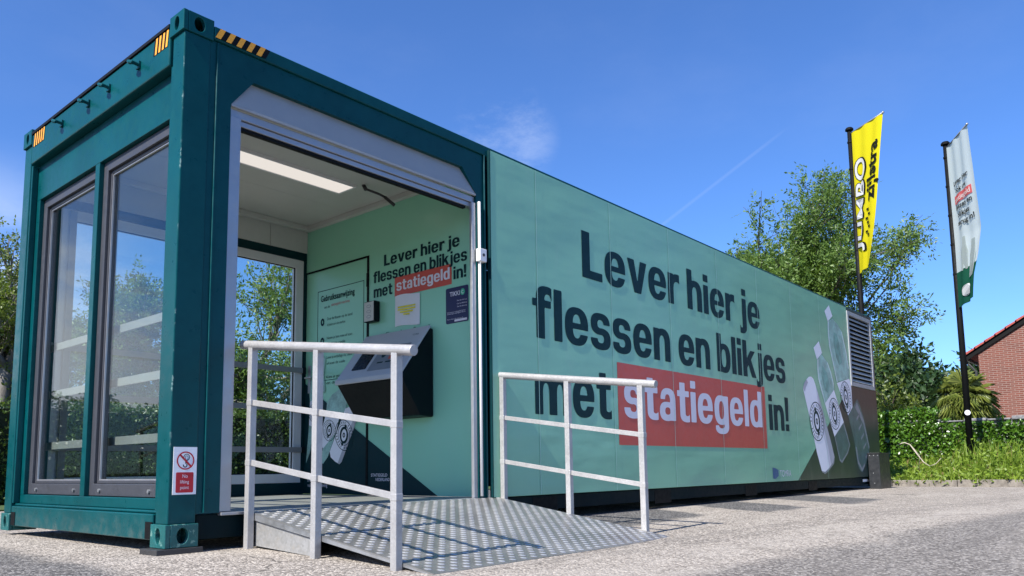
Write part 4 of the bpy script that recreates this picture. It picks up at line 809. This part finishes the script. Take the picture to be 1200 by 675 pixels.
t = MB(); cloth_text(t, 'JUMBO', 0.09, 0.47, 0.228, 0.872, fy, 0.026, 0.02, True, 0.03); t.build('white_lettering', 'flag_pale', FL, recalc=False)
t = MB(); cloth_text(t, 'zijlstra', 0.56, 0.92, 0.16, 0.56, fy, 0.018, 0.03, True); 
for k, (v_, u_) in enumerate(((0.60, .62), (0.635, .70), (0.66, .60), (0.69, .66), (0.72, .72), (0.75, .62), (0.775, .70))): t.add([fy(u, v, 0.018) for u, v in ((u_, v_), (u_+0.12, v_+0.004), (u_+0.12, v_+0.016), (u_, v_+0.014))], [(0, 1, 2, 3)])
t.build('dark_lettering', 'flag_black', FL, recalc=False)
fw_ = cloth_map(f2, a2, 6.66, 3.28, lambda v: 1.0, lambda v: float(np.interp(v, (0, .35, .6, .75, .87, 1), (0, .03, .08, .02, -.06, -.10))), 0.03, 2.0)
FW = grid_cloth(fw_, 16, 40, 0, 0.79).build('white_flag', 'flag_white', None, smooth=True, recalc=False); tag(FW, 'pale flag with dark lettering and a green foot hanging from the right flagpole', 'flag', 'flags on the poles')
grid_cloth(fw_, 16, 14, 0.79, 1.0).build('green_foot', 'flag_green', FW, smooth=True, recalc=False)
t = MB()
for k, (s_, u0, u1) in enumerate((('Lever hier', 0.18, 0.85), ('ook uw', 0.26, 0.76), (None, 0, 0), ('flessen en', 0.18, 0.86), ('blikjes', 0.28, 0.74), ('terug in!', 0.22, 0.86))):
    if s_: cloth_text(t, s_, u0, u1, 0.245+k*0.050, 0.275+k*0.050, fw_, 0.022, 0.03)
t.build('lettering', 'flag_black', FW, recalc=False)
t = MB(); t.add([fw_(u, v, 0.010) for v in (0.335, 0.385) for u in np.linspace(0.14, 0.88, 9)], [(i, i+1, 10+i, 9+i) for i in range(8)]); t.build('red_label', 'flag_red', FW, recalc=False)
t = MB(); cloth_text(t, 'statiegeld', 0.18, 0.84, 0.345, 0.375, fw_, 0.015, 0.02); t.build('white_lettering', 'flag_pale', FW, recalc=False)
t = MB()
for u0, u1, v0, v1 in ((0.30, 0.52, 0.60, 0.80), (0.58, 0.86, 0.64, 0.86)):
    t.add([fw_(u, v, 0.011) for u, v in ((u0+0.07, v0), (u1-0.07, v0), (u1-0.05, v0+0.05), (u1, v0+0.09), (u1, v1), (u0, v1), (u0, v0+0.09), (u0+0.05, v0+0.05))], [tuple(range(8))])
build_split(t, 'bottle_print', 'flag_grey', FW)
t = MB(); t.add([fw_(u, v, 0.013) for u, v in arc(0.50, 0.925, 0.20, 0.035, n=20)], [tuple(range(20))]); t.build('round_print', 'flag_pale', FW, recalc=False)

# ------------------------------------------------------------------ vegetation
def leaves_obj(name, mat, P, D, Lw, Ww, parent=None, curl=0.15):
    """P centres, D unit directions (n,3); diamond leaves with a fold"""
    n = len(P); P = np.asarray(P, float); D = np.asarray(D, float); D /= np.linalg.norm(D, axis=1, keepdims=True)+1e-9
    r = rng.normal(size=(n, 3)); S = np.cross(D, r); S /= np.linalg.norm(S, axis=1, keepdims=True)+1e-9; N = np.cross(S, D)
    Lw = np.broadcast_to(Lw, n)[:, None]*rng.uniform(0.7, 1.25, (n, 1)); Ww = np.broadcast_to(Ww, n)[:, None]*rng.uniform(0.7, 1.25, (n, 1))
    v = np.stack([P - D*Lw*0.5, P + S*Ww*0.5 + N*Ww*curl, P + D*Lw*0.5, P - S*Ww*0.5 + N*Ww*curl], 1).reshape(-1, 3)
    me = bpy.data.meshes.new(name); o = bpy.data.objects.new(name, me); org = np.zeros(3)
    if parent is not None: o.parent = parent; ORG[o] = ORG[parent]; org = np.array(ORG[parent])
    v = v - org
    me.vertices.add(4*n); me.vertices.foreach_set('co', v.ravel())
    fi = (np.arange(n)[:, None]*4 + np.array([0, 1, 2, 0, 2, 3])).ravel().astype(np.int32)
    me.loops.add(6*n); me.loops.foreach_set('vertex_index', fi); me.polygons.add(2*n); me.polygons.foreach_set('loop_start', np.arange(0, 6*n, 3, dtype=np.int32)); me.update(calc_edges=True); me.validate()
    me.materials.append(M[mat]); col.objects.link(o); return o
def rvec(s=1.0): return Vector(rng.normal(size=3)*s)
def branch(p, d, length, r, levels, mb, tips, spread=0.55, upw=0.12, nseg=5, kids=(3, 5), taper=0.55):
    pts = [Vector(p)]; rads = [r]; d = Vector(d).normalized(); step = length/nseg
    for i in range(nseg):
        d = (d + rvec(0.13) + Vector((0, 0, upw*0.4))).normalized(); pts.append(pts[-1] + d*step); rads.append(r*(1-(1-taper)*(i+1)/nseg))
    mb.tube(pts, rads, 7 if r > 0.04 else 5, False)
    if levels == 0:
        for k in range(2, len(pts)): tips.append((pts[k].copy(), d.copy()))
        return
    for k in range(int(rng.integers(kids[0], kids[1]+1))):
        i = int(rng.integers(max(1, nseg//2-1), nseg+1)); nd = (d + rvec(spread) + Vector((0, 0, upw))).normalized()
        branch(pts[i], nd, length*rng.uniform(0.55, 0.8), rads[i]*0.6, levels-1, mb, tips, spread, upw, nseg, kids, taper)
    nd = (d + rvec(0.2)).normalized(); branch(pts[-1], nd, length*0.7, rads[-1]*0.8, levels-1, mb, tips, spread, upw, nseg, kids, taper)
def tree(name, label, base, trunk_h, r, limbs, limb_len, levels, leaf, nleaf, lw, ww, cat='tree', lean=(0, 0), jitter=0.16, bark='bark', upw=0.12, spread=0.55, group=None, droop=0.15, kids=(3, 5), prune=0.0):
    T_ = thing(name, base, label, cat, group); mb = MB(); tips = []; b = Vector(base)
    pts = [b + Vector((lean[0]*k/4, lean[1]*k/4, trunk_h*k/4)) + rvec(0.02*trunk_h/3)*(k > 0) for k in range(5)]; pts[0].z -= 0.1
    mb.tube(pts, [r*1.25, r, r*0.92, r*0.86, r*0.8], 10, False)
    for k in range(limbs):
        a = 2*math.pi*k/limbs + rng.uniform(-0.4, 0.4); e = rng.uniform(0.35, 1.15); i = int(rng.integers(2, 5))
        branch(pts[i], (math.cos(a)*math.cos(e), math.sin(a)*math.cos(e), math.sin(e)), limb_len*rng.uniform(0.75, 1.15), r*0.5, levels, mb, tips, spread, upw, 5, kids)
    branch(pts[-1], (lean[0]*0.1, lean[1]*0.1, 1), limb_len*1.15, r*0.7, levels, mb, tips, spread, upw, 5, kids)
    mb.build('trunk', bark, T_, smooth=True, recalc=False)
    tp = np.array([t_[0] for t_ in tips]); td = np.array([t_[1] for t_ in tips])
    if prune:
        nn_ = np.array([np.sort(((tp-q)**2).sum(1))[min(14, len(tp)-1)] for q in tp])**0.5; kp = nn_ < prune; tp, td = tp[kp], td[kp]
    n = len(tp); per = max(1, nleaf//n)
    # sprays: a short rachis with leaflets along it
    nl = 7; sp = max(1, per//nl); P, D = [], []
    for s_ in range(sp):
        rd = td*0.4 + rng.normal(size=(n, 3))*0.8; rd[:, 2] -= droop; rd /= np.linalg.norm(rd, axis=1, keepdims=True); o0 = tp + rng.normal(size=(n, 3))*jitter
        q = np.cross(rd, rng.normal(size=(n, 3))); q /= np.linalg.norm(q, axis=1, keepdims=True)
        for k in range(nl):
            t_ = (k//2+1)/4*lw*2.4; sgn = 1 if k % 2 else -1
            if k == nl-1: P.append(o0 + rd*(lw*2.9)); D.append(rd)
            else: dd_ = rd*0.55 + q*sgn; P.append(o0 + rd*t_ + q*sgn*lw*0.45); D.append(dd_)
    leaves_obj('crown', leaf, np.concatenate(P), np.concatenate(D), lw, ww, T_); return T_

def box_leaves(n, x0, x1, y0, y1, z0, z1, faces, depth=0.12, bulge=0.12):
    """leaf positions in the skin of a clipped hedge; faces = list of ('x0','y0','z1', weight)"""
    P, D = [], []; ws_ = np.array([f_[1] for f_ in faces], float); ws_ /= ws_.sum()
    for (f_, _), k in zip(faces, (ws_*n).astype(int)):
        p = np.stack([rng.uniform(x0, x1, k), rng.uniform(y0, y1, k), rng.uniform(z0, z1, k)], 1); ax = 'xyz'.index(f_[0]); out = -1 if f_[1] == '0' else 1
        edge = {'x0': x0, 'x1': x1, 'y0': y0, 'y1': y1, 'z0': z0, 'z1': z1}[f_]
        und = np.sin(p[:, (ax+1) % 3]*2.3+1)*0.4 + np.sin(p[:, (ax+2) % 3]*3.1)*0.3 + np.sin(p[:, (ax+1) % 3]*7.7+p[:, (ax+2) % 3]*5)*0.3 + rng.normal(size=k)*0.22
        p[:, ax] = edge + out*(und*bulge - np.abs(rng.normal(size=k))*depth + 0.04); d = rng.normal(size=(k, 3)); d[:, ax] += out*0.3; d[:, 2] -= 0.35
        P.append(p); D.append(d)
    return np.concatenate(P), np.concatenate(D)

# big ash behind the container
tree('ash_tree', 'tall open ash tree rising behind the far end of the lettered panel', (20.2, 4.75, 0.06), 2.9, 0.19, 13, 2.15, 3, 'leaf_ash', 150000, 0.115, 0.048, jitter=0.16, spread=0.64, upw=0.10, prune=0.60)
tree('ash_tree', 'leafy tree at the right edge of the view, only branch ends showing', (18.9, -3.75, 0.06), 4.2, 0.14, 7, 1.45, 3, 'leaf_ash', 60000, 0.115, 0.046, jitter=0.14, upw=0.14, prune=0.40)
# garden trees behind the near half
tree('garden_tree', 'grey branched tree seen through the end glazing, behind the hedge', (4.15, 10.6, 0), 1.7, 0.15, 6, 0.8, 3, 'leaf_ash', 13000, 0.085, 0.036, bark='bark_grey', lean=(0.1, 0), jitter=0.12)
tree('garden_tree', 'open leafy tree seen through the doorway and the far window', (6.75, 10.2, 0), 1.7, 0.13, 7, 1.2, 3, 'leaf_ash', 9000, 0.09, 0.038, bark='bark_grey', jitter=0.13)
tree('bare_tree', 'sparse grey tree with bare twigs beyond the left corner post', (1.95, 9.6, 0), 2.0, 0.12, 6, 0.8, 3, 'leaf_yellow', 500, 0.055, 0.03, bark='bark_grey', lean=(0.2, 0.1), jitter=0.08, spread=0.5, upw=0.25)
# far dark trees right of the container
tree('broad_tree', 'dark dense tree far behind the palm', (41.5, 6.6, 0.06), 1.4, 0.3, 9, 1.85, 2, 'leaf_dark', 52000, 0.33, 0.18, jitter=0.45, kids=(4, 6))
tree('broad_tree', 'dark dense tree between the palm and the brick house', (45.0, 4.2, 0.06), 1.4, 0.28, 9, 1.75, 2, 'leaf_dark', 42000, 0.33, 0.18, jitter=0.45, kids=(4, 6))
tree('broad_tree', 'dark dense tree behind the ash tree, beside the louvre', (43.0, 9.6, 0.06), 1.4, 0.3, 9, 1.85, 2, 'leaf_dark', 46000, 0.33, 0.18, jitter=0.45, kids=(4, 6))
tree('maple_tree', 'small yellow green tree just right of the louvre', (27.0, 3.7, 0.06), 1.0, 0.13, 8, 0.8, 2, 'leaf_yellow', 15000, 0.15, 0.09, jitter=0.24, kids=(4, 6))

# hedges
HG = thing('hedge', (5, 8, 0), 'clipped dark green hedge running behind the container', 'hedge')
mb = MB(); mb.box(-7, 11.8, 8.1, 8.95, 0.0, 1.28); mb.build('branches', 'hedge_core', HG)
P, D = box_leaves(52000, -7, 11.8, 8.0, 9.0, 0.02, 1.36, (('y0', 3), ('z1', 1.2)), 0.12, 0.20); leaves_obj('foliage', 'leaf_hedge', P, D, 0.065, 0.036, HG)
for i, (x, y, h, label) in enumerate(((3.1, 9.5, 1.95, 'loose shrub rising above the hedge behind the left end pane'), (4.5, 9.4, 2.05, 'loose shrub rising above the hedge behind the right end pane'), (5.7, 9.5, 2.0, 'loose shrub above the hedge at the left of the doorway view'), (7.3, 9.4, 2.1, 'loose shrub above the hedge at the right of the doorway view'))):
    T_ = thing('shrub', (x, y, 0), label, 'shrub', 'shrubs behind the hedge'); mb = MB(); tips = []
    for k in range(9): a = rng.uniform(0, 6.28); branch((x, y, 0), (0.45*math.cos(a), 0.45*math.sin(a), 1), h*0.62, 0.02, 1, mb, tips, 0.45, 0.3)
    mb.build('stems', 'bark', T_, recalc=False); tp = np.array([t_[0] for t_ in tips]); P = np.repeat(tp, 16, 0) + rng.normal(size=(len(tp)*16, 3))*0.12; leaves_obj('foliage', 'leaf_hedge', P, rng.normal(size=P.shape)+np.array([0, 0, 0.3]), 0.075, 0.032, T_)

# ivy clad wall behind the verge
IV = thing('ivy_wall', (17.0, 1, 0.06), 'low garden wall overgrown with glossy ivy under grey capstones', 'garden wall')
mb = MB(); mb.box(16.95, 17.25, -9, 5, 0.0, 1.22); mb.build('wall', 'capstone', IV)
mb = MB()
for i in range(32):
    y = -9+i*0.43
    if y < 1.0: mb.box(16.88, 17.32, y+0.01, y+0.42, 1.221, 1.285+random.uniform(-0.035, 0.03))
mb.build('capstone', 'capstone', IV, bevel=0.025)
P, D = box_leaves(34000, 16.8, 17.3, -9, 5, 0.05, 1.20, (('x0', 1),), 0.09, 0.10); P2, D2 = box_leaves(9000, 16.85, 17.3, 0.1, 5, 1.0, 1.46, (('x0', 1.5), ('z1', 1)), 0.10, 0.08)
kk = 1800; P3 = np.stack([rng.uniform(16.82, 17.1, kk), rng.uniform(-9, 1, kk), 1.17+0.13*np.abs(np.sin(rng.uniform(0, 3, kk)))], 1); P3 = P3[np.sin(P3[:, 1]*4.1)+np.sin(P3[:, 1]*1.7+1) > 0.2]
Pa = np.concatenate([P, P2, P3]); Da = np.concatenate([D, D2, rng.normal(size=P3.shape)]); Da[:, 0] -= 0.2; leaves_obj('ivy', 'leaf_ivy', Pa, Da, 0.070, 0.062, IV)

# verge weeds: nobody could count them
n = 15000; wx = rng.uniform(12.97, 16.6, n); wy = rng.uniform(-8, 3.2, n); hgt = (0.16 + 0.36*np.clip((wx-12.9)/2.2, 0, 1))*rng.uniform(0.45, 1.2, n)*(0.8+0.35*np.sin(wy*1.7+wx)); lean = rng.normal(size=(n, 2))*0.28
fr_ = np.arange(n) < 700; wx = np.where(fr_, rng.uniform(12.80, 12.97, n), wx); hgt = np.where(fr_, rng.uniform(0.05, 0.16, n)*(np.sin(wy*5)+np.sin(wy*2.3) > -0.2), hgt)
hgt *= np.where(wy < -0.6, 1.18, 1.0)
hgt *= np.where((wy > -0.75) & (wy < 0.4) & (wx < 15.2), 0.6, 1.0)
vs_, fs = [], []
for i in range(n):
    b = Vector((wx[i], wy[i], 0.05)); h = hgt[i]; tpt = b + Vector((lean[i, 0]*h, lean[i, 1]*h, h)); a = rng.uniform(0, 6.28); s_ = Vector((math.cos(a), math.sin(a), 0))*rng.uniform(0.006, 0.016); m_ = b.lerp(tpt, 0.55)+Vector((-lean[i, 0]*h*0.15, 0, h*0.04))
    k = len(vs_); vs_ += [b-s_*0.6, b+s_*0.6, m_+s_, m_-s_, tpt]; fs += [(k, k+1, k+2, k+3), (k+3, k+2, k+4)]
me = bpy.data.meshes.new('verge_weeds'); me.from_pydata([tuple(v) for v in vs_], [], fs); me.materials.append(M['leaf_weed'])
wo_ = bpy.data.objects.new('verge_grass', me); col.objects.link(wo_); wo_['kind'] = 'stuff'; wo_['label'] = 'tall bright grass on the verge behind the kerb'
k = 26000; i_ = rng.integers(0, n, k); tt = rng.uniform(0.25, 1.0, k)[:, None]; bb = np.stack([wx, wy, np.full(n, 0.05)], 1)[i_]; ht = np.stack([lean[:, 0]*hgt, lean[:, 1]*hgt, hgt], 1)[i_]
dd_ = rng.normal(size=(k, 3)); dd_[:, 2] += 0.5; lo = leaves_obj('verge_weeds', 'leaf_weed', bb+ht*tt+rng.normal(size=(k, 3))*0.03, dd_, 0.095, 0.034); lo['kind'] = 'stuff'; lo['label'] = 'leafy weeds mixed through the verge grass'
# fallen bleached branch
mb = MB(); mb.tube([(13.62, 0.08, 0.70), (13.6, -0.05, 0.74), (13.6, -0.14, 0.70), (13.58, -0.24, 0.54), (13.57, -0.35, 0.38), (13.55, -0.45, 0.31)], [0.006, 0.009, 0.010, 0.010, 0.009, 0.007], 7); mb.tube([(13.55, -0.45, 0.31), (13.5, -0.56, 0.35), (13.5, -0.65, 0.45)], [0.007, 0.007, 0.004], 6)
mb.tube([(13.6, -0.14, 0.70), (13.75, -0.25, 0.50), (13.8, -0.2, 0.2)], [0.008, 0.006, 0.005], 6); o = mb.build('dead_branch', 'straw', None, smooth=True); tag(o, 'curved bleached dead branch lying in the verge weeds', 'branch')

# palm
PB = Vector((19.6, 0.08, 0.06)); PT = thing('palm_tree', PB, 'squat fan palm with yellowing fronds beside the brick house', 'palm')
mb = MB(); mb.tube([PB+Vector((0, 0, -0.05)), PB+Vector((0.02, 0, 0.7)), PB+Vector((0, 0.02, 1.55))], [0.15, 0.14, 0.13], 10); mb.build('trunk', 'bark', PT, smooth=True)
crown_c = PB+Vector((0, 0, 1.78)); lf, st_ = MB(), MB()
for k in range(46):
    a = k*2.39996; e = R_(85-130*(k/45)**0.9); dr = Vector((math.cos(a)*math.cos(e), math.sin(a)*math.cos(e), math.sin(e))); pl = rng.uniform(0.36, 0.55); tip = crown_c + dr*pl + Vector((0, 0, -0.05)); st_.tube([crown_c, crown_c+dr*pl*0.6, tip], [0.014, 0.010, 0.008], 5, False)
    sdv = dr.cross(Vector((0, 0, 1))).normalized(); dr = (dr + Vector((0, 0, -0.95*max(0.15, math.cos(e))))).normalized(); upv = sdv.cross(dr).normalized()
    for j in range(22):
        th = R_(-135+270*j/21); fd = (dr*math.cos(th) + sdv*math.sin(th)*0.95 + upv*0.10).normalized(); ln = rng.uniform(0.40, 0.52)*(1-0.25*abs(th)/2.2); w_ = fd.cross(upv).normalized()*0.014
        m_ = tip + fd*ln*0.6; ed = tip + fd*ln + Vector((0, 0, -0.07-0.08*rng.random())); lf.add([tip, m_-w_*1.2, ed, m_+w_*1.2], [(0, 1, 2), (0, 2, 3)])
lf.build('fronds', 'leaf_palm', PT, recalc=False); st_.build('frond_stalks', 'leaf_palm', PT, recalc=False)

# ------------------------------------------------------------------ brick house
HX, HY0, HYR, HE, HR = 27.0, 0.92, -5.2, 4.0, 7.75
HS = thing('brick_house', (HX, HYR, 0.06), 'red brick house gable with tiled roof edge at the right', 'house')
gab = [(HY0, 0.0), (HY0, HE), (HYR, HR), (2*HYR-HY0, HE), (2*HYR-HY0, 0.0)]
mb = MB(); mb.prism(gab, lambda a, b, d: (HX+d, a, b), 0, 9.0); mb.build('wall', 'brick', HS)
slp = (HR-HE)/(HY0-HYR); rf = MB(); nt_ = 22
for s_ in (1, -1):
    for i in range(nt_):   # rows of tiles stepping up the slope
        ya = HY0+0.38-(HY0+0.38-HYR)*i/nt_; yb = HY0+0.38-(HY0+0.38-HYR)*(i+1)/nt_-0.04; za = HE-0.38*slp+(HY0+0.38-ya)*slp; zb = HE-0.38*slp+(HY0+0.38-yb)*slp
        A, Bq = (ya, yb) if s_ == 1 else (2*HYR-ya, 2*HYR-yb)
        rf.add([(HX-0.12, A, za+0.10), (HX+9.1, A, za+0.10), (HX+9.1, Bq, zb+0.07), (HX-0.12, Bq, zb+0.07), (HX-0.12, A, za+0.02), (HX+9.1, A, za+0.02), (HX+9.1, Bq, zb+0.02), (HX-0.12, Bq, zb+0.02)], [(0, 1, 2, 3), (7, 6, 5, 4), (0, 4, 5, 1), (1, 5, 6, 2), (2, 6, 7, 3), (3, 7, 4, 0)])
rf.build('roof', 'tile', HS)
mb = MB(); vt = lambda y: HE-0.0+(HY0-y)*slp
for s_ in (1, -1):
    A = [(HY0+0.36, vt(HY0+0.36)-0.16), (HY0+0.36, vt(HY0+0.36)+0.015), (HYR, HR+0.015), (HYR, HR-0.16)]; A = A if s_ == 1 else [(2*HYR-a, b) for a, b in A]
    mb.prism(A, lambda a, b, d: (HX-0.06+d, a, b), 0, 0.055)
mb.build('verge_board', 'black', HS)
mb = MB(); mb.tube([(HX-0.1, HY0+0.46, HE-0.22), (HX+9, HY0+0.46, HE-0.22)], 0.07, 10); mb.tube([(HX+0.1, HY0+0.46, HE-0.26), (HX+0.06, HY0+0.10, HE-0.75), (HX+0.06, HY0+0.07, 0.1)], 0.04, 8); mb.build('gutter', 'steel_dark', HS)
# low pale garage left of the palm
GR = thing('garage', (30, 6.5, 0.06), 'low pale flat roofed garage between the louvre and the palm', 'garage')
mb = MB(); mb.box(29, 34, 1.6, 5.2, 0.0, 2.05); mb.build('wall', 'hedge_core', GR); mb = MB(); mb.box(28.8, 34.2, 1.4, 5.4, 2.05, 2.22); mb.build('roof', 'concrete', GR)
# low red building beyond the left hedge
SH = thing('red_shed', (2, 17, 0), 'low dark red building showing just above the hedge', 'shed')
mb = MB(); mb.box(-2, 9, 16.5, 20, 0, 2.28); mb.build('wall', 'dark_red', SH); mb = MB(); mb.box(-2.3, 9.3, 16.2, 20.3, 2.285, 2.36); mb.build('roof', 'steel_dark', SH)
